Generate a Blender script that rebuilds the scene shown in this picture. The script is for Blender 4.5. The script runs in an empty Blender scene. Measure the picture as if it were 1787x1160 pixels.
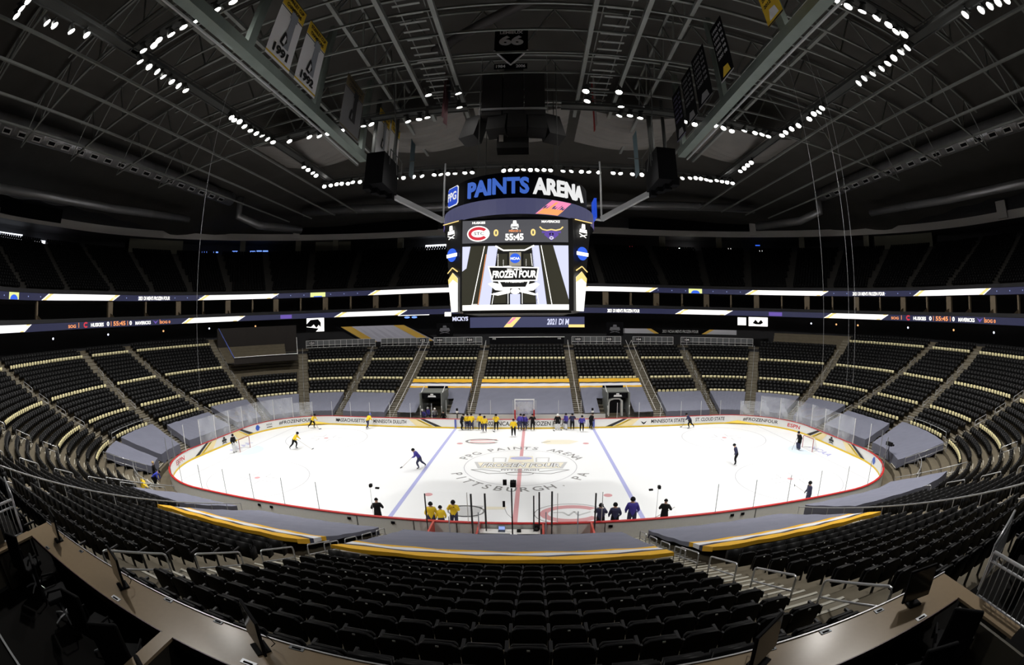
import bpy, bmesh, math, random
import numpy as np
from mathutils import Vector, Matrix
random.seed(7)
S = bpy.context.scene
C = S.collection
PI = math.pi

# ------------------------------------------------------------------ camera
cam = bpy.data.cameras.new('camera')
camo = bpy.data.objects.new('camera', cam)
C.objects.link(camo)
S.camera = camo
cam.type = 'PANO'
cam.sensor_width = 36.0
_pc = cam if hasattr(cam, 'panorama_type') else cam.cycles
_pc.panorama_type = 'FISHEYE_EQUISOLID'
_pc.fisheye_lens = 768.2078 / 1787 * 36
_pc.fisheye_fov = 3.9
cam.shift_x = -38.9 / 1787
cam.shift_y = 54.78 / 1160
cam.clip_end = 500
CAM = Vector((1.2007, -34.1715, 11.3673))
_pitch, _roll, _yaw = 0.089, -0.0045, -0.001
_f = Vector((math.sin(_yaw) * math.cos(_pitch), math.cos(_yaw) * math.cos(_pitch), -math.sin(_pitch)))
_r0 = Vector((math.cos(_yaw), -math.sin(_yaw), 0))
_u0 = _r0.cross(_f)
_r = math.cos(_roll) * _r0 + math.sin(_roll) * _u0
_u = -math.sin(_roll) * _r0 + math.cos(_roll) * _u0
camo.matrix_world = Matrix(((_r.x, _u.x, -_f.x, CAM.x), (_r.y, _u.y, -_f.y, CAM.y), (_r.z, _u.z, -_f.z, CAM.z), (0, 0, 0, 1)))

# ------------------------------------------------------------------ world, exposure
W = bpy.data.worlds.new('world')
S.world = W
W.use_nodes = True
W.node_tree.nodes['Background'].inputs[0].default_value = (0.5, 0.55, 0.7, 1)
W.node_tree.nodes['Background'].inputs[1].default_value = 0.004
S.view_settings.view_transform = 'Standard'
S.view_settings.look = 'None'
S.view_settings.gamma = 1
S.view_settings.exposure = 0.38
S.view_settings.use_curve_mapping = False

# rink lamps: the light that the floodlight rows throw on the ice
SPOT_W = 4800
def spot(x, y, z, tx, ty, w, ang, blend=0.6, col=(1, .97, .93)):
    l = bpy.data.lights.new('floodlight_beam', 'SPOT')
    l.energy = w
    l.spot_size = math.radians(ang)
    l.spot_blend = blend
    l.shadow_soft_size = 0.5
    l.color = col
    o = bpy.data.objects.new('floodlight_beam', l)
    C.objects.link(o)
    o.location = (x, y, z)
    o.rotation_euler = (Vector((tx, ty, 0)) - Vector((x, y, z))).to_track_quat('-Z', 'Y').to_euler()
for sx in (-1, 1):
    for (y, ty) in ((-17, -9), (-4, -1), (9.5, 4)):
        spot(sx * 24.5, y, 29.6, sx * 15, ty, SPOT_W * .6, 62)
for x in (-22, -12, 0, 12, 22):
    spot(x, 16.2, 29.6, x * .9, 1, SPOT_W, 62)
for x in (-17, 18):
    spot(x, -20.4, 29.6, x * .9, 0, SPOT_W, 62)
for x in (-9, 9):
    spot(x, 0.6, 29.6, x * .7, 0, SPOT_W * .7, 75)
# the outer near row also lights the near boards and tarps
for sx in (-1, 1):
    spot(sx * 24, -29, 29.6, sx * 9, -10, 9000, 75)
# soft spill of the same rows on the stands
SPILL = 13500
for x, y in ((-24.5, -12), (24.5, -12), (-24.5, 6), (24.5, 6), (0, 16.2), (-21, -20.4), (21, -20.4)):
    spot(x, y, 29.4, x * 1.6, y * 1.8, SPILL, 150, 1.0)

# ------------------------------------------------------------------ materials
MATS = {}
def mat(name, col, rough=.6, metal=0., emit=0., ecol=None, noise=0., scale=8., spec=.5, bump=0.):
    if name in MATS:
        return MATS[name]
    m = bpy.data.materials.new(name)
    m.use_nodes = True
    nt = m.node_tree
    b = nt.nodes['Principled BSDF']
    b.inputs['Base Color'].default_value = (*col, 1)
    b.inputs['Roughness'].default_value = rough
    b.inputs['Metallic'].default_value = metal
    b.inputs['Specular IOR Level'].default_value = spec
    if emit:
        b.inputs['Emission Color'].default_value = (*(ecol or col), 1)
        b.inputs['Emission Strength'].default_value = emit
    if noise or bump:
        tc = nt.nodes.new('ShaderNodeTexCoord')
        n = nt.nodes.new('ShaderNodeTexNoise')
        n.inputs['Scale'].default_value = scale
        n.inputs['Detail'].default_value = 5
        nt.links.new(tc.outputs['Object'], n.inputs['Vector'])
        if noise:
            mx = nt.nodes.new('ShaderNodeMix')
            mx.data_type = 'RGBA'
            mx.inputs[6].default_value = (*[c * (1 - noise) for c in col], 1)
            mx.inputs[7].default_value = (*[min(1, c * (1 + noise)) for c in col], 1)
            nt.links.new(n.outputs['Fac'], mx.inputs[0])
            nt.links.new(mx.outputs[2], b.inputs['Base Color'])
        if bump:
            bp = nt.nodes.new('ShaderNodeBump')
            bp.inputs['Strength'].default_value = bump
            bp.inputs['Distance'].default_value = .05
            nt.links.new(n.outputs['Fac'], bp.inputs['Height'])
            nt.links.new(bp.outputs['Normal'], b.inputs['Normal'])
    MATS[name] = m
    return m

def glass_mat(name, reflect_tint=.05, gloss=.10):
    m = bpy.data.materials.new(name)
    m.use_nodes = True
    nt = m.node_tree
    nt.nodes.clear()
    out = nt.nodes.new('ShaderNodeOutputMaterial')
    tr = nt.nodes.new('ShaderNodeBsdfTransparent')
    gl = nt.nodes.new('ShaderNodeBsdfGlossy')
    gl.inputs['Roughness'].default_value = .04
    df = nt.nodes.new('ShaderNodeBsdfDiffuse')  # whitish diffuse painted in for bright ice and tarps reflected by the panes
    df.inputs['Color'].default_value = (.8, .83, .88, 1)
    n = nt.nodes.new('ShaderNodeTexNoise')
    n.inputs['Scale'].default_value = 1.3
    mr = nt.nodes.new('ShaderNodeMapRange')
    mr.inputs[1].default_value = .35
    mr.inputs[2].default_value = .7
    mr.inputs[3].default_value = reflect_tint * .3
    mr.inputs[4].default_value = reflect_tint * 1.8
    m1 = nt.nodes.new('ShaderNodeMixShader')
    m2 = nt.nodes.new('ShaderNodeMixShader')
    m1.inputs[0].default_value = gloss
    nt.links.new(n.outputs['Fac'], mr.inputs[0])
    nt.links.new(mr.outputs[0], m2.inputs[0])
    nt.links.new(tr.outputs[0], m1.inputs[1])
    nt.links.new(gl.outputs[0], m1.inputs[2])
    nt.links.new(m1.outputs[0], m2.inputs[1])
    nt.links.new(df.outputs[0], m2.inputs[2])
    nt.links.new(m2.outputs[0], out.inputs['Surface'])
    return m

ICE = mat('ice', (.86, .88, .9), .35, noise=.02, scale=.3)
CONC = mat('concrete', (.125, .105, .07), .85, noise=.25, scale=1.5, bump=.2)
STEP = mat('step_concrete', (.19, .17, .125), .8, noise=.2, scale=2)
NOSE = mat('step_nosing', (.45, .43, .36), .6)
BLACK = mat('black_plastic', (.0024, .0024, .0028), .5, spec=.14)
DARKSEAT = mat('dark_seat_plastic', (.0055, .0056, .006), .5, spec=.25)
ARM = mat('seat_arm', (.018, .018, .02), .45, spec=.3)
GOLD = mat('gold_seat', (.92, .84, .50), .5)
WHITE = mat('white_board', (.82, .82, .8), .4)
BOARDBACK = mat('board_back', (.74, .74, .70), .5, noise=.05)
YEL = mat('yellow', (.85, .58, .02), .5)
RED = mat('red_rail', (.5, .02, .02), .4)
STEEL = mat('steel_rail', (.55, .56, .58), .35, .45)
WSTEEL = mat('white_steel', (.75, .75, .74), .4)
DSTEEL = mat('dark_steel', (.06, .063, .062), .5, .3)
ROOFSTEEL = mat('roof_steel', (.20, .21, .20), .55, .2, noise=.2, scale=1)
BEAM = mat('beam_green', (.20, .24, .22), .5, .2, noise=.15, scale=1)
ROOF = mat('roof_deck', (.055, .052, .047), .8, noise=.25, scale=.4)
WALL = mat('dark_wall', (.022, .022, .025), .8, noise=.3, scale=.5)
BLK = mat('black_void', (.004, .004, .005), .9, spec=.1)
CARPET = mat('black_carpet', (.007, .0065, .006), .95, spec=.1)
FASCIA = mat('fascia_grey', (.58, .55, .52), .7, noise=.1)
BEIGE = mat('beige_column', (.22, .17, .11), .7, noise=.2, scale=1)
TARP = mat('tarp_grey', (.17, .178, .235), .75, noise=.12, scale=.7, bump=.15)
TARPY = mat('tarp_yellow', (.85, .47, .02), .7, bump=.15)
TARPW = mat('tarp_white', (.82, .82, .86), .7)
TARPN = mat('tarp_navy', (.025, .03, .07), .7)
DESK = mat('desk_tan', (.40, .30, .19), .22, noise=.06, scale=14)
DESKEDGE = mat('desk_edge', (.10, .03, .025), .4)
PANEL = mat('desk_panel', (.05, .045, .035), .6)
SCRBLK = mat('screen_black', (.01, .01, .012), .2)
SKIN = mat('skin', (.55, .35, .26), .6)
PURPLE = mat('purple_jersey', (.05, .035, .30), .7)
NAVY = mat('navy_cloth', (.02, .022, .07), .7)
CLBLACK = mat('black_cloth', (.006, .006, .007), .8, spec=.2)
YJERSEY = mat('yellow_jersey', (.9, .62, .01), .7)
WPAD = mat('white_pads', (.75, .75, .75), .6)
WOOD = mat('stick', (.35, .3, .25), .5)
SILVERDUCT = mat('duct_metal', (.24, .24, .25), .35, .5, noise=.2, scale=.6)
BLUEP = mat('blue_paint', (.10, .14, .45), .5)
def em(name, col, s):
    return mat(name, (.01, .01, .01), .5, emit=s, ecol=col)
LENS = em('lamp_lens', (1, .97, .92), 30)
E_W = em('led_white', (1, .98, .92), 1.3)
E_G = em('led_gold', (1, .72, .25), .9)
E_NAVY = em('led_navy', (.016, .018, .055), .8)
E_STAR = em('led_star', (.4, .5, 1), .6)
E_BLUE = em('led_blue', (.03, .12, .75), .9)
E_LILAC = em('led_lilac', (.62, .64, .85), .95)
E_GREY = em('led_grey', (.09, .09, .10), .8)
E_DK = em('led_dark', (.035, .033, .02), .7)
E_BK = em('led_black', (.006, .006, .006), .6)
E_RED = em('led_red', (.6, .03, .05), .9)
E_OR = em('led_orange', (1, .35, .12), .9)
E_PINK = em('led_pink', (.95, .25, .45), .9)
E_PUR = em('led_purple', (.12, .07, .35), .9)
E_LET = em('letter_white', (.85, .85, .85), .75)
E_LETB = em('letter_blue', (.04, .11, .45), .9)
E_GLOW = em('lounge_light', (.75, .8, 1), 1.6)
E_BGLOW = em('lounge_blue_light', (.15, .3, 1), 1.2)
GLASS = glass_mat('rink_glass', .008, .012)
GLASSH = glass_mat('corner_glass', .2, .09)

# ------------------------------------------------------------------ mesh helpers
class MB:
    def __init__(s):
        s.v = []; s.f = []; s.m = []
    def add(s, vs, fs, mi=0):
        k = len(s.v)
        s.v.extend([tuple(p) for p in vs])
        for f in fs:
            s.f.append(tuple(i + k for i in f)); s.m.append(mi)
    def box(s, c, d, mi=0, M=None):
        x, y, z = (q / 2 for q in d)
        vs = [Vector((i * x, j * y, k * z)) for i in (-1, 1) for j in (-1, 1) for k in (-1, 1)]
        if M is not None:
            vs = [M @ v for v in vs]
        vs = [(v[0] + c[0], v[1] + c[1], v[2] + c[2]) for v in vs]
        s.add(vs, [(0, 1, 3, 2), (4, 6, 7, 5), (0, 4, 5, 1), (2, 3, 7, 6), (0, 2, 6, 4), (1, 5, 7, 3)], mi)
    def bar(s, a, b, w, h=None, mi=0):
        a, b = Vector(a), Vector(b); h = h or w
        d = b - a; L = d.length
        if L < 1e-6: return
        up = Vector((0, 0, 1)) if abs(d.normalized().z) < .99 else Vector((0, 1, 0))
        x = d.cross(up).normalized(); y = x.cross(d).normalized()
        vs = []
        for p in (a, b):
            for i, j in ((-1, -1), (1, -1), (1, 1), (-1, 1)):
                vs.append(p + x * (i * w / 2) + y * (j * h / 2))
        s.add(vs, [(0, 1, 2, 3), (7, 6, 5, 4), (0, 4, 5, 1), (1, 5, 6, 2), (2, 6, 7, 3), (3, 7, 4, 0)], mi)
    def tube(s, pts, r, n=8, mi=0, r2=None):
        pts = [Vector(p) for p in pts]
        m = len(pts); rings = []
        for i, p in enumerate(pts):
            t = (pts[min(i + 1, m - 1)] - pts[max(i - 1, 0)]).normalized()
            up = Vector((0, 0, 1)) if abs(t.z) < .95 else Vector((0, 1, 0))
            x = t.cross(up).normalized(); y = x.cross(t).normalized()
            rr = r if r2 is None else r + (r2 - r) * i / (m - 1)
            rings.append([p + x * (rr * math.cos(a)) + y * (rr * math.sin(a)) for a in [2 * PI * k / n for k in range(n)]])
        vs = [v for g in rings for v in g]; fs = []
        for i in range(m - 1):
            for k in range(n):
                fs.append((i * n + k, i * n + (k + 1) % n, (i + 1) * n + (k + 1) % n, (i + 1) * n + k))
        fs.append(tuple(range(n))[::-1]); fs.append(tuple((m - 1) * n + k for k in range(n)))
        s.add(vs, fs, mi)
    def sphere(s, c, r, n=8, mi=0, sc=(1, 1, 1)):
        vs = []; fs = []
        for i in range(n // 2 + 1):
            th = PI * i / (n // 2)
            for k in range(n):
                a = 2 * PI * k / n
                vs.append((c[0] + r * sc[0] * math.sin(th) * math.cos(a), c[1] + r * sc[1] * math.sin(th) * math.sin(a), c[2] + r * sc[2] * math.cos(th)))
        for i in range(n // 2):
            for k in range(n):
                fs.append((i * n + k, (i + 1) * n + k, (i + 1) * n + (k + 1) % n, i * n + (k + 1) % n))
        s.add(vs, fs, mi)
    def poly(s, pts, mi=0):
        s.add(pts, [tuple(range(len(pts)))], mi)
    def prism(s, pts2, z0, z1, mi=0):
        n = len(pts2)
        s.add([(x, y, z0) for x, y in pts2] + [(x, y, z1) for x, y in pts2],
              [tuple(range(n))[::-1], tuple(range(n, 2 * n))] + [(i, (i + 1) % n, n + (i + 1) % n, n + i) for i in range(n)], mi)
    def strip(s, A, B, mi=0):
        n = len(A)
        s.add(list(A) + list(B), [(i, i + 1, n + i + 1, n + i) for i in range(n - 1)], mi)
    def build(s, name, mats, parent=None, smooth=False):
        me = bpy.data.meshes.new(name)
        me.from_pydata(s.v, [], s.f)
        for m in (mats if isinstance(mats, (list, tuple)) else [mats]):
            me.materials.append(m)
        if any(s.m):
            me.polygons.foreach_set('material_index', s.m)
        if smooth:
            me.polygons.foreach_set('use_smooth', [True] * len(s.f))
        me.update()
        o = bpy.data.objects.new(name, me)
        C.objects.link(o)
        if parent is not None:
            o.parent = parent
        return o

def tag(o, label=None, cat=None, group=None, kind=None):
    if label: o['label'] = label
    if cat: o['category'] = cat
    if group: o['group'] = group
    if kind: o['kind'] = kind
    return o
def thing(name, label, cat, loc=(0, 0, 0), rz=0, group=None):
    o = bpy.data.objects.new(name, None)
    C.objects.link(o)
    o.empty_display_size = .2
    o.location = loc
    o.rotation_euler = (0, 0, rz)
    return tag(o, label, cat, group)
def struct(o, label=None):
    o['kind'] = 'structure'
    if label: o['label'] = label
    return o
ORD = 'first second third fourth fifth sixth seventh eighth ninth tenth eleventh twelfth thirteenth fourteenth fifteenth sixteenth seventeenth eighteenth nineteenth twentieth'.split()
TENS = {2: 'twenty', 3: 'thirty', 4: 'forty', 5: 'fifty', 6: 'sixty', 7: 'seventy', 8: 'eighty', 9: 'ninety'}
TENTH = {20: 'twentieth', 30: 'thirtieth', 40: 'fortieth', 50: 'fiftieth', 60: 'sixtieth', 70: 'seventieth', 80: 'eightieth', 90: 'ninetieth'}
def od(k):  # 1-based
    if k <= 20: return ORD[k - 1]
    if k % 10 == 0: return TENTH[k]
    return TENS[k // 10] + '-' + ORD[k % 10 - 1]

# flat lettering and emblems laid on a surface through a map (u, v) -> 3D point
_tc = {}
def text2d(s, bold=.02, shear=0.):
    key = (s, bold, shear)
    if key not in _tc:
        cu = bpy.data.curves.new('t', 'FONT')
        cu.body = s; cu.size = 1; cu.offset = bold; cu.shear = shear; cu.resolution_u = 3
        o = bpy.data.objects.new('t', cu)
        C.objects.link(o)
        dg = bpy.context.evaluated_depsgraph_get()
        me = bpy.data.meshes.new_from_object(o.evaluated_get(dg))
        v = np.array([p.co[:2] for p in me.vertices]).reshape(-1, 2)
        f = [tuple(p.vertices) for p in me.polygons]
        bpy.data.objects.remove(o); bpy.data.meshes.remove(me); bpy.data.curves.remove(cu)
        v -= v.min(0); v /= v[:, 1].max()
        _tc[key] = (v, f)
    return _tc[key]
def put_text(mb, s, fn, u, v, h, w=None, mi=0, bold=.02, shear=0., anchor='c'):
    V, F = text2d(s, bold, shear)
    sx = h if w is None else w / V[:, 0].max()
    W_ = V[:, 0].max() * sx
    u0 = u - W_ / 2 if anchor == 'c' else u
    mb.add([fn(u0 + a * sx, v + b * h) for a, b in V], F, mi)
def put_poly(mb, pts, fn, mi=0):
    mb.poly([fn(a, b) for a, b in pts], mi)
def put_ell(mb, cu_, cv, ru, rv, fn, mi=0, n=20, a0=0, a1=360):
    full = abs(a1 - a0) >= 360
    pts = [(cu_ + ru * math.cos(math.radians(a0 + (a1 - a0) * k / n)), cv + rv * math.sin(math.radians(a0 + (a1 - a0) * k / n))) for k in range(n + (0 if full else 1))]
    put_poly(mb, pts, fn, mi)
def put_line(mb, pts, w, fn, mi=0):
    for (a, b), (c, d) in zip(pts[:-1], pts[1:]):
        L = math.hypot(c - a, d - b) or 1
        nx, ny = -(d - b) / L * w / 2, (c - a) / L * w / 2
        put_poly(mb, [(a + nx, b + ny), (a - nx, b - ny), (c - nx, d - ny), (c + nx, d + ny)], fn, mi)
def put_arc(mb, cu_, cv, ru, rv, a0, a1, w, fn, mi=0, n=16):
    P = [math.radians(a0 + (a1 - a0) * k / n) for k in range(n + 1)]
    for p, q in zip(P[:-1], P[1:]):
        put_poly(mb, [(cu_ + (ru - w) * math.cos(p), cv + (rv - w) * math.sin(p)), (cu_ + ru * math.cos(p), cv + rv * math.sin(p)), (cu_ + ru * math.cos(q), cv + rv * math.sin(q)), (cu_ + (ru - w) * math.cos(q), cv + (rv - w) * math.sin(q))], fn, mi)
def plane_fn(o, ux, vy, n=(0, 0, 0), off=0.):
    o, ux, vy, n = Vector(o), Vector(ux), Vector(vy), Vector(n)
    return lambda u, v: o + ux * u + vy * v + n * off

# ------------------------------------------------------------------ the bowl's ring coordinates
# q: 0 at the middle of the far side; straight metres, corner degrees, end metres, corner degrees, straight metres; negative = mirror
A_, B_, R_ = 21.95, 4.42, 8.53
QN = 2 * A_ + 180 + 2 * B_
def ring(d, q):
    sg = 1 if q >= 0 else -1; q = abs(q); r = R_ + d
    if q <= A_: x, y, nx, ny = q, B_ + r, 0, 1
    elif q <= A_ + 90:
        a = math.radians(q - A_); nx, ny = math.sin(a), math.cos(a); x, y = A_ + r * nx, B_ + r * ny
    elif q <= A_ + 90 + 2 * B_: x, y, nx, ny = A_ + r, B_ - (q - A_ - 90), 1, 0
    elif q <= A_ + 180 + 2 * B_:
        a = math.radians(q - A_ - 90 - 2 * B_); nx, ny = math.cos(a), -math.sin(a); x, y = A_ + r * nx, -B_ + r * ny
    else: x, y, nx, ny = A_ - (q - A_ - 180 - 2 * B_), -B_ - r, 0, -1
    return sg * x, y, sg * nx, ny
def arc(d, q):  # length along the ring at offset d
    sg = 1 if q >= 0 else -1; q = abs(q); k = (R_ + d) * PI / 180
    L = min(q, A_); L += min(max(q - A_, 0), 90) * k; L += min(max(q - A_ - 90, 0), 2 * B_)
    L += min(max(q - A_ - 90 - 2 * B_, 0), 90) * k; L += max(q - A_ - 180 - 2 * B_, 0)
    return sg * L
def inv(d, L):
    sg = 1 if L >= 0 else -1; L = abs(L); k = (R_ + d) * PI / 180
    for ln, fac, q0 in ((A_, 1, 0), (90 * k, k, A_), (2 * B_, 1, A_ + 90), (90 * k, k, A_ + 90 + 2 * B_), (1e9, 1, A_ + 180 + 2 * B_)):
        if L <= ln: return sg * (q0 + L / fac)
        L -= ln
def qpts(q0, q1, d, step=1.2):
    n = max(1, int(abs(arc(d, q1) - arc(d, q0)) / step + .5))
    a, b = arc(d, q0), arc(d, q1)
    return [inv(d, a + (b - a) * k / n) for k in range(n + 1)]
TR = .86
def row_d(i): return 1.6 + TR * i
def floor_z(i): return .5 + .3 * i + .00275 * i * (i - 1)
AISLES = [(6.25, 1.3), (15.75, 1.7), (26.95, 1.4), (51.95, 1.5), (81.95, 1.5), (111.95, 1.6), (120.79, 1.6), (150.79, 1.5), (180.79, 1.5), (205.79, 1.4), (216.99, 1.5), (226.49, 1.4)]
BLOCKS = []  # (name, qa, qb, wa, wb)
names = ['far block beside the centre', 'far block past the tunnel', 'far corner block by stairs', 'far corner block', 'end block by the far corner', 'end block behind the goal', 'near end block', 'near corner block', 'near block before the corner', 'near block past the handrail', 'near block beside the centre']
for sg, side in ((-1, 'left'), (1, 'right')):
    for k in range(11):
        (qa, wa), (qb, wb) = AISLES[k], AISLES[k + 1]
        BLOCKS.append((side + ' ' + names[k], sg * qa, sg * qb, wa, wb, k))
BLOCKS.append(('far centre block', -6.25, 6.25, 1.3, 1.3, 'C'))
BLOCKS.append(('near centre block', 226.49, 2 * QN / 2 + (QN - 226.49), 1.4, 1.4, 'N'))
def qof(x, y):
    sg = 1 if x >= 0 else -1; x = abs(x)
    if x <= A_ and y > 0: return sg * x
    if y >= B_: return sg * (A_ + math.degrees(math.atan2(x - A_, y - B_)))
    if y >= -B_: return sg * (A_ + 90 + B_ - y)
    if x > A_: return sg * (A_ + 90 + 2 * B_ + math.degrees(math.atan2(-B_ - y, x - A_)))
    return sg * (A_ + 180 + 2 * B_ + A_ - x)
def P3(d, q, z):
    x, y, _, _ = ring(d, q)
    return (x, y, z)

# ================================================================== THE SETTING: ice and stands
QALL = [q for q in qpts(-QN, QN, 0, .7)]
mb = MB()
mb.poly([P3(-.02, q, 0) for q in QALL[:-1]][::-1])
ice = struct(mb.build('floor', ICE), 'white ice sheet of the hockey rink with faded painted lines')
# painted marks sit a hair above the ice
def icefn(x, y): return (x, y, .004)
mb = MB()
M_ICE = [mat('line_red', (.66, .34, .36), .4), mat('line_blue', (.40, .42, .72), .4), mat('line_grey', (.55, .56, .57), .4), mat('mark_dark', (.22, .22, .22), .4), mat('crease', (.66, .76, .86), .4), mat('mark_gold', (.82, .78, .64), .4), mat('line_faint', (.42, .42, .46), .4), mat('ice_white', (.86, .88, .9), .4)]
mb.box((0, 0, .003), (.30, 25.8, .002), 0)
for x in (-7.62, 7.62): mb.box((x, 0, .003), (.30, 25.8, .002), 1)
mb.build('line', M_ICE[:2], ice)
mb = MB()
for sx in (-1, 1):
    mb.box((sx * 27.13, 0, .003), (.05, 23.0, .002), 6)
    for sy in (-1, 1):
        put_arc(mb, sx * 20.73, sy * 6.7, 4.6, 4.6, 0, 360, .055, icefn, 6, 48)
        put_ell(mb, sx * 20.73, sy * 6.7, .26, .26, icefn, 0)
        for a in (-1, 1):
            for b in (-1, 1):
                mb.box((sx * 20.73 + a * 1.2, sy * 6.7 + b * .45, .004), (1.2, .06, .001), 6)
                mb.box((sx * 20.73 + a * .62, sy * 6.7 + b * .9, .004), (.06, .9, .001), 6)
    put_ell(mb, sx * 27.0 - sx * .1, 0, 1.85, 1.85, icefn, 4, 20, 90 if sx > 0 else -90, 270 if sx > 0 else 90)
    for sy in (-1, 1): put_ell(mb, sx * 6.1, sy * 6.7, .3, .3, icefn, 0)
put_arc(mb, 0, 0, 4.6, 4.6, 0, 360, .05, icefn, 6, 48)
mb.build('circle', M_ICE, ice)
mb = MB()
def ring_text(mb, s, R, a0, a1, h, mi, flip=False, fnz=.005):
    for k, ch in enumerate(s):
        if ch == ' ': continue
        a = math.radians(a0 + (a1 - a0) * k / (len(s) - 1))
        c, s_ = math.cos(a), math.sin(a)
        if not flip: o = (R * c, R * s_); ux = (s_, -c); vy = (c, s_)
        else: o = (R * c, R * s_); ux = (-s_, c); vy = (-c, -s_)
        fn = lambda u, v: (o[0] + ux[0] * u + vy[0] * v, o[1] + ux[1] * u + vy[1] * v, fnz)
        put_text(mb, ch, fn, 0, 0, h * (.25 if ch == ',' else 1), mi=mi, bold=.01)
ring_text(mb, 'PPG PAINTS ARENA', 4.85, 158, 22, .85, 3)
ring_text(mb, 'PITTSBURGH, PA', 5.75, 205, 335, .85, 3, True)
fl = lambda u, v: (u, v, .006)
put_poly(mb, [(-3.9, .95), (3.9, .95), (3.4, -.75), (-3.4, -.75)], fl, 2)
fl = lambda u, v: (u, v, .008)
put_poly(mb, [(-3.6, .8), (3.6, .8), (3.15, -.6), (-3.15, -.6)], fl, 5)
put_poly(mb, [(-1.1, 1.0), (1.1, 1.0), (1.0, 2.7), (-1.0, 2.7)], fl, 5)
for s in (-1, 1): put_line(mb, [(s * 1.3, 1.05), (s * 1.3, 2.2), (s * 2.4, 2.2), (s * 2.3, 1.05)], .12, fl, 2)
for s in (-1, 1): put_line(mb, [(0, -1.6), (s * 2.4, -2.0), (s * 3.9, -1.1), (s * 3.0, -1.0), (s * 1.5, -1.5)], .1, fl, 3)
put_arc(mb, 0, -1.9, 1.1, .45, 0, 360, .08, fl, 3)
fl = lambda u, v: (u, v, .010)
put_ell(mb, 0, 2.1, .95, .42, fl, 1)
put_text(mb, 'FROZEN FOUR', fl, 0, -.40, 1.1, 6.5, 3, .07, .2)
fl = lambda u, v: (u, v, .012)
put_text(mb, 'FROZEN FOUR', fl, 0, -.36, 1.0, 6.35, 7, .0, .2)
fl = lambda u, v: (u, v, .010)
put_text(mb, 'PITTSBURGH', fl, 0, -1.25, .4, 3.0, 3, .02)
fl = lambda u, v: (u, v, .012)
put_text(mb, 'NCAA', fl, 0, 1.95, .3, 1.2, 2)
mb.build('centre_emblem', M_ICE, ice)
# four team marks around the centre and the goal-end letters
mb = MB(); fl = lambda u, v: (-4.0 + u, 7.6 + v, .006)
put_arc(mb, 0, 0, 1.7, 1.0, 20, 340, .25, fl, 3); put_line(mb, [(-1.2, .3), (1.4, .7)], .3, fl, 0); put_line(mb, [(-1.2, -.4), (1.3, -.3)], .3, fl, 0)
mb.build('team_emblem', M_ICE, ice)
mb = MB(); fl = lambda u, v: (3.6 + u, 7.4 + v, .006)
put_poly(mb, [(-1.8, -.2), (-1.2, .8), (1.0, .7), (1.9, .1), (.9, -.8), (-1.2, -.8)], fl, 5); put_line(mb, [(-1.8, -.2), (-.9, .2)], .15, fl, 3)
mb.build('team_emblem', M_ICE, ice)
mb = MB(); fl = lambda u, v: (-2.6 + u, -9.2 + v, .006)
put_poly(mb, [(-1.5, .9), (.5, .9), (.3, -.9), (-1.4, -.9)], fl, 2); put_poly(mb, [(.6, .8), (2.0, .8), (1.9, .4), (.6, .3)], fl, 5); put_arc(mb, -.5, 0, 1.2, .9, 0, 360, .12, fl, 3)
mb.build('team_emblem', M_ICE, ice)
mb = MB(); fl = lambda u, v: (3.3 + u, -9.5 + v, .006)
put_arc(mb, 0, 0, 2.2, 1.55, 0, 360, .06, fl, 3, 28); put_arc(mb, .1, 0, 1.95, 1.3, 35, 325, .5, fl, 0, 24)
fl = lambda u, v: (3.3 + u, -9.5 + v, .008)
put_line(mb, [(-1.0, .2), (-.4, .2), (-.1, -.3), (.3, .3), (.5, -.3), (1.3, .2)], .14, fl, 2)
mb.build('team_emblem', M_ICE, ice)
for sx in (-1, 1):
    mb = MB(); fl = lambda u, v: (sx * (28.7 - 0 * v) - sx * v * 1.0, sx * u, .006) if False else (sx * 28.9 + sx * v * -1, -sx * u, .006)
    put_text(mb, 'NCAA', (lambda u, v: (sx * 28.2 + sx * (v - .4) * 1.0, -u * 1.0 - 1.0, .006)) if sx > 0 else (lambda u, v: (-28.4 - (v - .4), u + 1.0, .006)), 0, 0, .9, 3.4, 1, .02)
    mb.build('end_lettering', M_ICE, ice)

# concrete terraces: one stepped ring all round the ice
NR = 27
mb = MB()
def trange(i):
    lim = QN if i < 20 else 214
    return -lim, lim
prev = 0.0
for i in range(NR + 1):
    spans = [trange(i)] if i <= 20 else [(58, 214), (-214, -58)]
    d0 = row_d(i) - .62 if i else 1.25; d1 = row_d(i) - .62 + TR if i < NR else row_d(i) + 4
    z = floor_z(i); zp = floor_z(i - 1) if i else 0
    for q0, q1 in spans:
        qs = qpts(q0, q1, row_d(i), 1.6)
        mb.strip([P3(d0, q, zp) for q in qs], [P3(d0, q, z) for q in qs])
        mb.strip([P3(d0, q, z) for q in qs], [P3(d1, q, z) for q in qs])
mb.strip([P3(.02, q, 0.0) for q in QALL], [P3(1.25, q, 0.0) for q in QALL])
struct(mb.build('floor', CONC), 'stepped concrete terraces of the lower seating bowl')
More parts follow.
